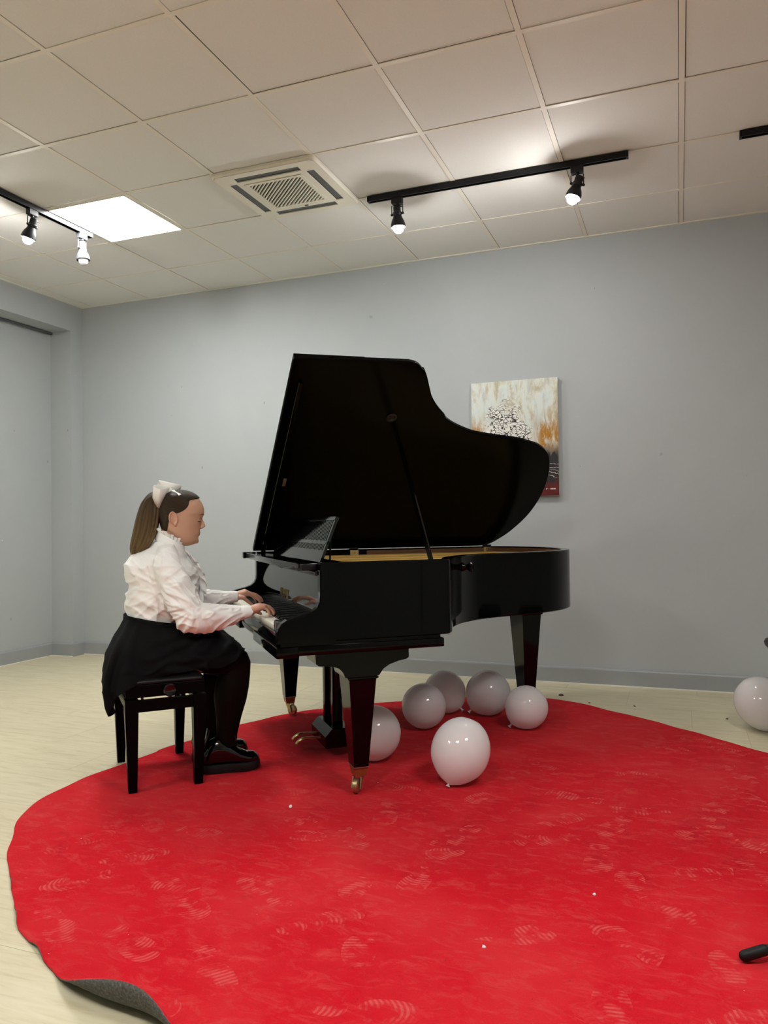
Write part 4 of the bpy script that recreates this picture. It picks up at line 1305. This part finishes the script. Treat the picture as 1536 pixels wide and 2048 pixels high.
# hands: palm plus five fingers each
def hand(wr, lat, side, tips, knuckle_z, thumb):
    """wr: wrist; lat: +1 thumb toward her left (right hand), -1 mirrored"""
    x0, y0, z0 = wr
    pal = [Vector((x0-.012, y0, z0)), Vector((x0+.018, y0, z0+.010)), Vector((x0+.042, y0, z0+.018)), Vector((x0+.060, y0, knuckle_z-.004))]
    body.tube(pal, [(.0185,.0225),(.0200,.029),(.0185,.035),(.0135,.036)], 18, True, (0,0,1), True)
    for k, (dy, tx, ty, tz, rb) in enumerate(tips):
        kn_ = Vector((x0+.056+(.006 if k in (1,2) else 0), y0+lat*dy, knuckle_z-(.004 if k in (0,3) else 0)))
        tp = Vector((tx, y0+lat*dy+ty, tz))
        mid1 = kn_.lerp(tp, .45)+Vector((.0035, 0, .0085))
        mid2 = kn_.lerp(tp, .78)+Vector((.0050, 0, .0055))
        body.tube([kn_-Vector((.018, 0, .004)), kn_, mid1, mid2, tp], [rb, rb*1.04, rb*.98, rb*.88, rb*.74], 10, True, (0,1,0), True)
    t0 = Vector((x0+.010, y0+lat*.026, z0-.002))
    pts = [t0, t0+Vector((.018, lat*.014, -.003)), Vector(thumb).lerp(t0, .38)+Vector((0, lat*.004, .004)), Vector(thumb)]
    body.tube(pts, [.0125,.0110,.0092,.0070], 10, True, (0,1,0), True)
KT = .6905
hand(RW, 1, 'r', [(.025,-.262,.004,KT+.009,.0088),(.0085,-.252,.002,KT+.012,.0092),(-.0085,-.258,-.002,KT+.010,.0090),(-.025,-.282,-.004,KT+.008,.0080)], .739, (-.305, RW.y+.050, KT+.008))
hand(LW, -1, 'l', [(.025,-.240,-.004,KT+.018,.0088),(.0085,-.226,-.002,KT+.024,.0092),(-.0085,-.230,.002,KT+.020,.0090),(-.025,-.250,.006,KT+.016,.0080)], .757, (-.285, LW.y-.046, KT+.013))
bme = remesh(body, 0.0028, 4, 0.5)
for p_ in bme.polygons: p_.use_smooth = True
ca = bme.color_attributes.new('tint', 'FLOAT_COLOR', 'POINT')
base_c, warm_c, lip_c = Vector((.60,.365,.245)), Vector((.60,.30,.21)), Vector((.45,.16,.125))
for i, v in enumerate(bme.vertices):
    co = v.co
    c_ = base_c
    if co.z > .99:
        dy = abs(co.y-YC)
        d_l = ((co.x+.556)/.016)**2+(dy/.021)**2+((co.z-1.0615)/.0085)**2
        if d_l < 1: c_ = base_c.lerp(lip_c, min(1, (1-d_l)*3))
        else:
            d_c = ((co.x+.585)/.045)**2+((co.z-1.085)/.035)**2
            if d_c < 1 and dy > .02: c_ = base_c.lerp(warm_c, (1-d_c)*.6)
            d_e = ((co.x+.677)/.03)**2+((co.z-1.13)/.04)**2
            if d_e < 1 and dy > .066: c_ = base_c.lerp(warm_c, .5)
        d_s = ((co.x+.553)/.016)**2+((dy-.030)/.020)**2+((co.z-1.131)/.006)**2
        if d_s < 1: c_ = c_.lerp(Vector((.33,.15,.10)), (1-d_s)*.6)
    elif co.x > -.40 and co.z > .66:
        c_ = base_c.lerp(Vector((.66,.33,.26)), .6)
    ca.data[i].color = (c_.x, c_.y, c_.z, 1)
bme.materials.clear(); bme.materials.append(MATS['skin'])
gpart('body', bme)

# face details
for s in (-1, 1):
    def face_x(dy, z):    # front of the lid bulge
        d = ((dy-.030)/.0150)**2+((z-1.1215)/.0105)**2
        return -.5680+.0125*math.sqrt(max(0.0, 1-d))+.0012
    lash = [(face_x(d, 1.1165-.0012*math.sin((d-.019)/.023*PI)), YC+s*d, 1.1165-.0016*math.sin((d-.019)/.023*PI)) for d in [.0185+.0235*k/8 for k in range(9)]]
    lash.append((-.5745, YC+s*.0445, 1.1180))
    gmb('eyelash', MB().tube(lash, [.0010]+[.0018]*8+[.0009], 6), 'lash')
    br_ = []
    def surf_x(dy, z):
        lo_t, hi_t = 0.0, PI/2
        for _ in range(24):
            md_ = (lo_t+hi_t)/2
            if head_pt(z, md_)[1] < dy: lo_t = md_
            else: hi_t = md_
        return head_pt(z, lo_t)[0]
    for k in range(11):
        d = .011+.039*k/10
        z_ = 1.1455+.0045*math.sin(k/10*PI)-.002*k/10
        d_r = ((d-.026)/.020)**2+((z_-1.1420)/.0062)**2
        rx_ = -.5600+.0110*math.sqrt(max(0, 1-d_r)) if d_r < 1 else -1
        br_.append((max(surf_x(d, z_), rx_)+.0008, YC+s*d, z_))
    gmb('eyebrow', MB().tube(br_, [(.0024,.0014)]*8+[(.0020,.0012),(.0016,.001),(.0008,.0006)], 6), 'brow')

# ---- hair cap swept back to the ponytail
HB = Vector((-.728, YC, 1.222))                # where the hair is tied
hair_line = [(1.055,-.712),(1.075,-.708),(1.095,-.703),(1.115,-.699),(1.135,-.694),(1.147,-.684),(1.153,-.660),(1.160,-.642),(1.170,-.626),(1.182,-.614),(1.195,-.608),(1.205,-.606),(1.2105,-.598),(1.2145,-.575),(1.219,-.552),(1.228,-.53),(1.26,-.40)]
hm = MB()
ZH = [1.056+.003*k for k in range(66)]+[1.2535]
NH2 = 160
for k, z in enumerate(ZH):
    hl = interp(hair_line, z)
    lo_t, hi_t = 0.0, PI
    if head_pt(z, 0.0, .0055)[0] <= hl: th0 = 0.0
    else:
        for _ in range(30):
            md_ = (lo_t+hi_t)/2
            if head_pt(z, md_, .0055)[0] > hl: lo_t = md_
            else: hi_t = md_
        th0 = lo_t
    u_ = max(0.0, min(1.0, (z-1.19)/.0635))
    for i in range(NH2+1):
        th = th0+(2*PI-2*th0)*i/NH2
        edge = min(1.0, min(i, NH2-i)/10.0) if th0 > 0 else 1.0
        x, y, _ = head_pt(z, th, .0012+.0043*edge)
        hm.v.append((x, YC+y, z+.0065*u_*u_*(3-2*u_)))
for k in range(len(ZH)-1):
    for i in range(NH2):
        a_ = k*(NH2+1)+i
        hm.f.append((a_, a_+1, a_+NH2+2, a_+NH2+1))
c0 = len(hm.v); lastr = (len(ZH)-1)*(NH2+1)
hm.v.append((sum(hm.v[lastr+i][0] for i in range(NH2))/NH2, YC, 1.2620))
for i in range(NH2): hm.f.append((lastr+i, lastr+i+1, c0))
def strand_attr(me, fn_s, fn_g):
    sa = me.attributes.new('strand', 'FLOAT', 'POINT'); ga = me.attributes.new('gold', 'FLOAT', 'POINT')
    for i, v in enumerate(me.vertices):
        sa.data[i].value = fn_s(v.co); ga.data[i].value = fn_g(v.co)
hme = hm.mesh('hair', 'hair', 180)
axh = (HB-Vector((-.62, YC, 1.15))).normalized(); uh = Vector((0,1,0)); vh = axh.cross(uh)
def cap_s(co):
    d = co-HB
    return math.atan2(d.dot(uh), d.dot(vh))*1.6+3
strand_attr(hme, cap_s, lambda co: 0.10)
gpart('hair', hme)
hob = [o for o in girl.children if o.name.startswith('hair')][0]
md = hob.modifiers.new('thick', 'SOLIDIFY'); md.thickness = .006; md.offset = -1

# ponytail
pc = catmull([(-.722,0,1.214), (-.748,0,1.228), (-.768,0,1.200), (-.778,0,1.150), (-.788,0,1.095), (-.802,0,1.045), (-.822,0,1.000), (-.842,0,.972)], 5)
prd = catmull([(.018,.018,0), (.026,.028,0), (.036,.040,0), (.043,.048,0), (.046,.052,0), (.044,.052,0), (.032,.044,0), (.008,.020,0)], 5)
pm_ = MB(); npt = 72; rings = []
pu = Vector((1,0,0))
for k, (c_, r_) in enumerate(zip(pc, prd)):
    a_ = pc[max(k-1,0)]; b_ = pc[min(k+1,len(pc)-1)]
    t_ = (b_-a_).normalized(); pu = (pu-t_*pu.dot(t_)).normalized(); pv = t_.cross(pu)
    ring = []
    for i in range(npt):
        th = 2*PI*i/npt
        g_ = 1+.10*noise.noise(Vector((math.cos(th)*3.2, math.sin(th)*3.2, k*.05)))+.06*noise.noise(Vector((math.cos(th)*9, math.sin(th)*9, k*.06)))
        ring.append(Vector((c_.x, YC, c_.z))+pu*(r_.x*g_*math.cos(th))+pv*(r_.y*g_*math.sin(th)))
    rings.append(ring)
pm_.loft(rings)
pme = pm_.mesh('ponytail', 'hair', 180)
sa = pme.attributes.new('strand', 'FLOAT', 'POINT'); ga = pme.attributes.new('gold', 'FLOAT', 'POINT')
for i, v in enumerate(pme.vertices):
    k, th = divmod(i, npt)
    ang = 2*PI*th/npt
    sa.data[i].value = 2.2*math.sin(ang)+1.3*math.cos(ang)+.012*k+20
    ga.data[i].value = max(0.0, min(1.0, .25+.75*(1.22-v.co.z)/.20))
pony = gpart('ponytail', pme)
# loose locks on the ponytail
for q in range(9):
    rn = random.Random(q+40)
    ph = rn.uniform(0, 2*PI)
    pts = []; 
    for k in range(4, len(pc)-1, 3):
        r_ = prd[k]
        pts.append(Vector((pc[k].x+r_.x*1.0*math.cos(ph), YC+r_.y*1.0*math.sin(ph), pc[k].z)))
        ph += rn.uniform(-.08, .10)
    lk = MB().tube(catmull(pts, 4), [.006+.003*math.sin(PI*j/(4*(len(pts)-1))) for j in range(4*(len(pts)-1)+1)], 8, True, None, True).mesh('lock', 'hair', 180)
    sa_ = lk.attributes.new('strand', 'FLOAT', 'POINT'); ga_ = lk.attributes.new('gold', 'FLOAT', 'POINT')
    for i_, v_ in enumerate(lk.vertices):
        sa_.data[i_].value = .12*math.sin(2*PI*(i_ % 8)/8)+q*3; ga_.data[i_].value = max(0, min(1, .3+.75*(1.22-v_.co.z)/.20))
    gpart('lock', lk, pony)
    lk_o = pony.children[-1]

# bow
bw = MB()
wdir = Vector((.87, 0, .49)); nd_ = Vector((-.49, 0, .87)); KC = Vector((-.690, YC-.004, 1.250))
def loop(od, wd_v, L, hgt, w0, w1):
    """ribbon loop: od outward direction, wd_v ribbon width direction"""
    od = Vector(od).normalized(); wd_v = Vector(wd_v); wd_v = (wd_v-od*wd_v.dot(od)).normalized(); up = od.cross(wd_v)
    path = catmull([(0,.002,0), (.3,.42*hgt,0), (.7,.80*hgt,0), (.97,.75*hgt,0), (1.03,.2*hgt,0), (.95,-.35*hgt,0), (.6,-.42*hgt,0), (.25,-.20*hgt,0), (0,-.002,0)], 5)
    r0, r1, md2 = [], [], []
    for p_ in path:
        wv = w0+(w1-w0)*min(1, max(0, p_.x)*1.25)
        base = KC+od*(p_.x*L)+up*p_.y
        crease = up*(.010*(1-min(1, p_.x)))
        r0.append(base-wd_v*wv); r1.append(base+wd_v*wv); md2.append(base+crease)
    m_ = MB(); m_.v = [tuple(p_) for p_ in r0+r1+md2]
    n_ = len(r0)
    for j in range(n_-1): m_.f += [(j, j+1, 2*n_+j+1, 2*n_+j), (2*n_+j, 2*n_+j+1, n_+j+1, n_+j)]
    return m_
def ribbon(s, a_, b_, c_, wv):
    path = catmull([a_, a_.lerp(b_, .5)+Vector((0,0,.006)), b_, c_], 5)
    m_ = MB(); n_ = len(path)
    for p_ in path: m_.v += [tuple(p_-wdir*wv), tuple(p_+wdir*wv)]
    for j in range(n_-1): m_.f.append((2*j, 2*j+1, 2*j+3, 2*j+2))
    return m_
bow = None
pieces = [('bow_loop', loop((-.66,-.60,-.36), (.50,0,.86), .080, .036, .024, .050)), ('bow_loop', loop((.10,.45,.62), (.92,0,-.30), .050, .030, .024, .052)),
          ('bow_tail', ribbon(-1, KC, P(-.672,.045,1.243), P(-.652,.062,1.232), .013)), ('bow_tail', ribbon(1, KC, P(-.735,-.052,1.215), P(-.745,-.066,1.185), .014))]
kn_ = MB().ellipsoid(KC+nd_*.004, (.017,.013,.016), Matrix.Rotation(-.5, 3, 'Y'))
bow = gmb('hair_bow', kn_, 'bow_satin', girl, 180, 'white satin hair bow')
for nm, m_ in pieces:
    o = gmb(nm, m_, 'bow_satin', bow, 180)
    md = o.modifiers.new('thick', 'SOLIDIFY'); md.thickness = .0018
for k_ in bow.children: k_.location = (0, 0, 0)

# ---- blouse
bl = MB()
bl.tube([P(-.735,0,.640), P(-.732,0,.692), P(-.728,0,.755), P(-.722,0,.82), P(-.720,0,.875), P(-.722,0,.925), P(-.715,0,.965), P(-.705,0,1.000)],
        [(.120,.135),(.142,.158),(.156,.178),(.150,.178),(.152,.182),(.140,.180),(.105,.150),(.062,.078)], 40, True, (1,0,0), True)
bl.ellipsoid((-.828, YC, .905), (.062,.125,.075))           # fullness over the shoulder blades
bl.ellipsoid((-.620, YC, .835), (.058,.120,.075))
bl.ellipsoid((-.662, YC, .968), (.048,.075,.034))
for s_ in (-1, 1): bl.tube([P(-.700,0,.985), P(-.706,s_*.085,.966), P(-.712,s_*.160,.930)], [(.046,.050),(.052,.052),(.060,.058)], 20, True, (1,0,0), True)
bl.ellipsoid((-.83, YC, .735), (.045,.130,.035))
bl.ellipsoid((-.62, YC, .735), (.050,.120,.040))
def sleeve(sh, el, wr, puff):
    o_ = (sh-P(-.712,0,.915)); 
    bl.tube([sh+Vector((0,0,.012)), sh.lerp(el,.25), sh.lerp(el,.5), sh.lerp(el,.78), el+Vector((.004,0,-.004))], [(.060,.058),(.066,.062),(.067,.062),(.068,.060),(.068,.056)], 24, True, (1,0,0), True)
    d_ = (wr-el)
    bl.tube([el+Vector((-.006,0,-.004)), el+d_*.22+Vector((0,0,-.006)), el+d_*.45+Vector((0,0,-.010)), el+d_*.66+Vector((0,0,-.008)), el+d_*.80+Vector((0,0,-.002)), el+d_*.90], [(.064,.054),(.063,.054),(.058,.050),(.047,.044),(.034,.035),(.0295,.031)], 24, True, (0,0,1), True)
    bl.tube([el+d_*.84, el+d_*1.02], [(.0295,.031),(.0265,.030)], 24, True, (0,0,1))
sleeve(RS, RE, RW, 1); sleeve(LS, LE, LW, 1)
blm = remesh(bl, 0.004, 12, 0.5)
def ridg(p_, k):
    return (1-min(1, abs(noise.noise(p_))*k))
RD, RD2 = (RE-RS).normalized(), (RW-RE).normalized()
LD, LD2 = (LE-LS).normalized(), (LW-LE).normalized()
newc = []
for v in blm.vertices:
    co = v.co; n_ = v.normal
    def segd(a, b):
        t = max(0, min(1, (co-a).dot(b-a)/(b-a).length_squared)); return (co-(a+(b-a)*t)).length, t
    cand = [segd(RS, RE)+(0, RS, RE), segd(RE, RW)+(1, RE, RW), segd(LS, LE)+(0, LS, LE), segd(LE, LW)+(1, LE, LW)]
    dmin = min(cand, key=lambda q: q[0])
    torso_d = abs(co.y-YC)
    if dmin[0] < .085 and (torso_d > .155 or co.x > -.56):
        a_, b_ = dmin[3], dmin[4]; d_ = (b_-a_).normalized()
        s_ = (co-a_).dot(d_)
        rad_v = (co-a_)-d_*s_
        ang = math.atan2(rad_v.y, rad_v.z if dmin[2] else rad_v.x)
        elb = 1.0 if (dmin[2] == 0 and dmin[1] > .3) or (dmin[2] == 1 and dmin[1] < .78) else .6
        sd = 1 if co.y < YC else -1
        def radial(cx, cz, k, seed, reach):
            dx_, dz_ = co.x-cx, co.z-cz
            r_ = math.hypot(dx_, dz_); an_ = math.atan2(dz_, dx_)
            return ridg(Vector((math.cos(an_)*k, math.sin(an_)*k, seed+r_*3.0+sd*5+rad_v.y*4)), 3.0)**2*max(0, 1-r_/reach)*max(0, min(1, (r_-.03)/.06))
        elx, elz = (a_ if dmin[2] else b_).x, (a_ if dmin[2] else b_).z
        h = .0150*radial(elx+.018, elz+.050, 2.8, 2.0, .20)+.0090*radial(-.765, .842, 3.0, 9.0, .26)
        p2 = Vector((s_*20-ang*1.2, math.cos(ang)*1.2+4, math.sin(ang)*1.2+dmin[2]*5))
        h += .0055*ridg(p2, 2.6)**2
        h = (h-.003)*elb
        if dmin[2] == 1 and dmin[1] > .86: h = .0012*ridg(Vector((s_*70, ang*2, 3)), 2)
    else:
        # folds drawn from the armpit toward back and waist
        o1 = co-P(-.745, .17 if co.y < YC else -.17, .845)
        rr = math.hypot(o1.x, o1.z); an = math.atan2(o1.z, o1.x)
        w_ = max(0, 1-rr/.30)
        h = .0105*w_*max(0, min(1, (rr-.045)/.08))*ridg(Vector((math.cos(an-.3)*2.6, math.sin(an-.3)*2.6, rr*6+co.y*2)), 3.0)**2
        h += .0060*ridg(Vector((co.x*4-co.z*2, co.y*4+7, (co.z*.85-co.x*.5)*16)), 2.6)**2*(1 if co.z < .92 else .3)
        h += .0045*ridg(Vector((co.x*5+co.z*3, co.y*5, co.z*22+co.x*11)), 2.6)**2*(1 if co.z < .90 else .3)
        h -= .004
    newc.append(co+n_*(h*1.4))
for v, c_ in zip(blm.vertices, newc): v.co = c_
bm_ = bmesh.new(); bm_.from_mesh(blm)
for _ in range(2): bmesh.ops.smooth_vert(bm_, verts=bm_.verts[:], factor=.5, use_axis_x=True, use_axis_y=True, use_axis_z=True)
bm_.to_mesh(blm); bm_.free()
for p_ in blm.polygons: p_.use_smooth = True
blm.materials.clear(); blm.materials.append(MATS['white_cloth'])
blouse = gpart('blouse', blm, girl, 'white long-sleeved cotton blouse')
# collar band and frill
def ringpt(t, rx, ry, lift):
    c_, s_ = math.cos(t), math.sin(t)
    return Vector((-.686+rx*c_, YC+ry*s_, 1.030-.036*c_+lift))
cb = MB(); nC = 64
lo_r = [ringpt(2*PI*i/nC, .068, .066, -.030) for i in range(nC)]
hi_r = [ringpt(2*PI*i/nC, .060, .060, .012) for i in range(nC)]
hi_i = [ringpt(2*PI*i/nC, .057, .057, .012) for i in range(nC)]
lo_i = [ringpt(2*PI*i/nC, .060, .058, -.030) for i in range(nC)]
cb.loft([lo_r, hi_r, hi_i, lo_i], True, False)
gmb('collar', cb, 'white_cloth', blouse, 60)
fr_ = MB(); nF = 240; rows_ = []
for j in range(5):
    u_ = j/4
    row = []
    for i in range(nF):
        t = 2*PI*i/nF
        wv = math.sin(i*2*PI*30/nF+1.3*math.sin(t*3))*.0058*u_
        row.append(ringpt(t, .059+.010*u_+wv, .059+.010*u_+wv, .008+.020*u_+.003*math.sin(i*.35)*u_))
    rows_.append(row)
fr_.loft(rows_, True, False)
o = gmb('collar_frill', fr_, 'white_cloth', blouse, 180)
o.modifiers.new('thick', 'SOLIDIFY').thickness = .0015
# jabot ruffles down the front
def ruffle(yo, pts, width, n=90, amp=.012, freq=7.0, ph=0.0):
    line = catmull(pts, 16); m_ = MB(); cols = 6; N = len(line)
    for k, p_ in enumerate(line):
        t = k/(N-1)
        wd_ = width*(.55+.6*math.sin(PI*min(1, t*1.1+.08)))
        for j in range(cols):
            u_ = j/(cols-1)
            w1 = math.sin(t*freq*2*PI+ph+u_*1.6)
            out = Vector((.78, 0, .10-.75*u_)).normalized()
            m_.v.append(tuple(p_+out*(wd_*u_)+Vector((0, yo*(.010+.022*u_)+amp*u_*w1, .008*u_*math.cos(t*freq*2*PI+ph)))))
    for k in range(N-1):
        for j in range(cols-1):
            a_ = k*cols+j
            m_.f.append((a_, a_+1, a_+cols+1, a_+cols))
    return m_
fl_ = [Vector((-.632,YC,.992)), Vector((-.606,YC,.955)), Vector((-.585,YC,.915)), Vector((-.570,YC,.87)), Vector((-.563,YC,.83)), Vector((-.565,YC,.79)), Vector((-.572,YC,.75))]
for yo, ph, fq in ((-1, 0.0, 5.0), (1, 1.4, 5.6), (-.3, 2.6, 6.2)):
    o = gmb('ruffle', ruffle(yo, fl_, .046, amp=.013, freq=fq, ph=ph), 'white_cloth', blouse, 180)
    o.modifiers.new('thick', 'SOLIDIFY').thickness = .0016
# cuffs
for wr, el in ((RW, RE), (LW, LE)):
    d_ = (wr-el).normalized()
    cf = MB().tube([wr-d_*.052, wr-d_*.046, wr-d_*.010, wr-d_*.004], [(.0265,.0285),(.0300,.0320),(.0290,.0315),(.0262,.0290)], 28, True, (0,0,1))
    gmb('cuff', cf, 'white_cloth', blouse, 50)

# ---- skirt from a control net: waist to hem, front round to the back
net = {
 0:   [(-.572,0,.652),(-.540,0,.652),(-.495,0,.616),(-.455,0,.584),(-.415,0,.552),(-.385,0,.515)],
 35:  [(-.590,.09,.655),(-.540,.105,.656),(-.490,.118,.624),(-.445,.122,.594),(-.412,.125,.568),(-.380,.125,.538)],
 68:  [(-.650,.150,.664),(-.605,.180,.652),(-.560,.198,.605),(-.500,.203,.562),(-.458,.200,.535),(-.420,.196,.512)],
 92:  [(-.720,.170,.674),(-.695,.212,.635),(-.655,.232,.565),(-.600,.235,.512),(-.552,.228,.492),(-.505,.214,.480)],
 113: [(-.775,.166,.684),(-.790,.212,.630),(-.790,.246,.562),(-.762,.260,.512),(-.725,.262,.490),(-.690,.256,.482)],
 135: [(-.825,.140,.694),(-.862,.198,.630),(-.892,.244,.552),(-.912,.270,.485),(-.916,.285,.442),(-.910,.290,.415)],
 157: [(-.865,.090,.700),(-.910,.150,.625),(-.946,.205,.545),(-.964,.232,.470),(-.962,.238,.400),(-.938,.232,.322)],
 180: [(-.886,0,.703),(-.925,0,.620),(-.955,0,.540),(-.966,0,.470),(-.962,0,.400),(-.950,0,.335)],
}
keys = sorted(net)
NPH, NV = 36, 30
def net_at(j, phi):
    return Vector((interp([(k, net[k][j][0]) for k in keys], phi), interp([(k, net[k][j][1]) for k in keys], phi), interp([(k, net[k][j][2]) for k in keys], phi)))
rows_ = []
full = [180.0*i/NPH for i in range(NPH+1)]
ang_list = full + [360-f for f in reversed(full[1:-1])]
# pleats need finer angles
fine = []
for i in range(288): fine.append(360.0*i/288)
ctrl = {}
for i in range(0, 181, 3): ctrl[i] = [net_at(j, i) for j in range(6)]
def curve_at(phi):
    p_ = phi if phi <= 180 else 360-phi
    i0 = min(int(p_//3)*3, 177); f_ = (p_-i0)/3
    return [ctrl[i0][j].lerp(ctrl[i0+3][j], f_) for j in range(6)], (1 if phi <= 180 else -1)
sk = MB(); cols = []
for phi in fine:
    C_, sg = curve_at(phi)
    line = catmull(C_, 6)
    cols.append([(p_.x, YC-sg*p_.y, p_.z) for p_ in line])
nv = len(cols[0])
ctr_ = [Vector((-.70, YC, 0))]
grid = []
for r_ in range(nv):
    row = []
    t = r_/(nv-1)
    for i, phi in enumerate(fine):
        p_ = Vector(cols[i][r_]); pn = Vector(cols[(i+1) % 288][r_]); pp = Vector(cols[i-1][r_])
        pd_ = Vector(cols[i][min(r_+1, nv-1)]); pu_ = Vector(cols[i][max(r_-1, 0)])
        nn = (pn-pp).cross(pd_-pu_)
        nn = nn.normalized() if nn.length > 1e-9 else Vector((0,0,1))
        if nn.dot(p_-Vector((-.70, YC, .50))) < 0: nn = -nn
        back = max(0.0, min(1.0, (abs(180-phi) < 95)*(1-abs(180-phi)/95)*1.8))
        pl_ = math.sin(math.radians(phi)*17+.6*math.sin(t*3))
        amp = (.0008+.016*t)*back+.0010*t
        fold = .012*(1-min(1, abs(noise.noise(Vector((p_.x*9, p_.y*6, p_.z*17-p_.x*6))))*2.4))**2*min(1, t*5)*(1-.65*back)
        row.append(p_+nn*(amp*pl_+fold-.002))
    grid.append(row)
sk.loft(grid, True, False)
sko = gmb('skirt', sk, 'skirt_cloth', girl, 180, 'black pleated skirt')
md = sko.modifiers.new('thick', 'SOLIDIFY'); md.thickness = .004; md.offset = -1
wbnd = MB()
wl_ = [[Vector(p_)+Vector((0,0,dz))+((Vector(p_)-Vector((-.73,YC,p_[2]))).normalized()*ex) for p_ in grid[0][::4]] for dz, ex in ((-.022,.006),(-.020,.007),(.010,.005),(.012,.002))]
wbnd.loft(wl_, True, False)
gmb('waistband', wbnd, 'skirt_cloth', sko, 60)

# ---- tights over the legs
for a, dx, da in ((.105, 0.014, .005), (-.085, -.022, -.01)):
    tg = MB()
    tg.tube([P(-.60,a,.548), P(-.53,a,.522), P(-.45+dx*.5,a,.492)], [.090,.083,.073], 24, True, (0,1,0), True)
    tg.tube([P(-.425+dx*.6,a,.487), P(-.430+dx*.8,a+da*.2,.44), P(-.445+dx,a+da*.4,.385), P(-.455+dx,a+da*.6,.325), P(-.462+dx,a+da*.8,.25), P(-.470+dx,a+da,.175), P(-.474+dx,a+da,.10)],
            [(.069,.063),(.069,.063),(.075,.067),(.073,.063),(.057,.050),(.046,.041),(.043,.039)], 24, True, (1,0,0), True)
    tm = remesh(tg, .005, 6, .5)
    for p_ in tm.polygons: p_.use_smooth = True
    tm.materials.clear(); tm.materials.append(MATS['tights'])
    gpart('tights', tm, girl, 'sheer black tights')

# ---- shoes
def shoe(a, dx, yaw):
    root_x = -.445+dx
    secs = [(-.122,.030,.050,.070),(-.112,.038,.048,.110),(-.090,.043,.046,.138),(-.060,.045,.046,.156),(-.025,.045,.046,.152),(.005,.045,.045,.128),(.040,.048,.045,.096),(.075,.048,.046,.078),(.100,.045,.046,.076),(.118,.036,.047,.068),(.127,.022,.048,.058)]
    up = MB(); rings = []
    for x, hw, z0, z1 in secs:
        ring = []
        for k in range(20):
            t = 2*PI*k/20
            c_, s_ = math.cos(t), math.sin(t)
            y_ = hw*math.copysign(abs(c_)**.75, c_)*(1 if s_ < .3 else 1-.28*(s_-.3))
            z0 = .030; z_ = (z0+z1)/2+(z1-z0)/2*math.copysign(abs(s_)**.8, s_)
            ring.append((x, y_, z_))
        rings.append(ring)
    up.loft(rings)
    so = MB()
    out_ = [(-.128,0),(-.124,.024),(-.105,.040),(-.06,.045),(0,.045),(.045,.052),(.085,.053),(.115,.044),(.130,.022),(.133,0)]
    ol = [(p_.x, p_.y) for p_ in catmull([(x, y, 0) for x, y in out_], 3)]
    poly = ol+[(x, -y) for x, y in reversed(ol[1:-1])]
    def zr(x, z): return z+max(0, (x-.07))*.18*(1 if z < .03 else .6)
    so.loft([[(x*.985, y*.90, zr(x, 0.0)) for x, y in poly], [(x, y*.93, zr(x, .006)) for x, y in poly], [(x, y*.93, zr(x, .030)) for x, y in poly], [(x*.97, y*.88, zr(x, .038)) for x, y in poly]])
    Mt = Matrix.Translation(P(root_x, a, RZ)) @ Matrix.Rotation(yaw, 4, 'Z')
    sh = gmb('shoe', up.xf(Mt), 'patent', girl, 60, 'black patent lace-up shoe')
    gmb('sole', so.xf(Mt), 'rubber', sh, 40)
    for k in range(4):
        xx = -.020+.018*k; zz = .153-.0145*k
        gmb('lace', MB().tube([(xx, -.020, zz-.004), (xx+.003, 0, zz+.003), (xx, .020, zz-.004)], .0022, 6).xf(Mt), 'lash', sh, 60)
    for s in (-1, 1):
        lp = catmull([(-.010,0,.152), (.010,s*.018,.172), (.026,s*.036,.140), (.012,s*.020,.138), (-.008,0,.150)], 5)
        gmb('lace', MB().tube(lp, .0018, 6).xf(Mt), 'lash', sh, 60)
    tg = MB().tube([(-.118,0,.085), (-.112,0,.118), (-.100,0,.150), (-.094,0,.185)], [(.010,.030),(.010,.034),(.009,.034),(.006,.030)], 14, True, (1,0,0), True)
    gmb('heel_tab', tg.xf(Mt), 'patent', sh, 60)
shoe(.108, 0.0, -.05)
shoe(-.098, -.022, .06)
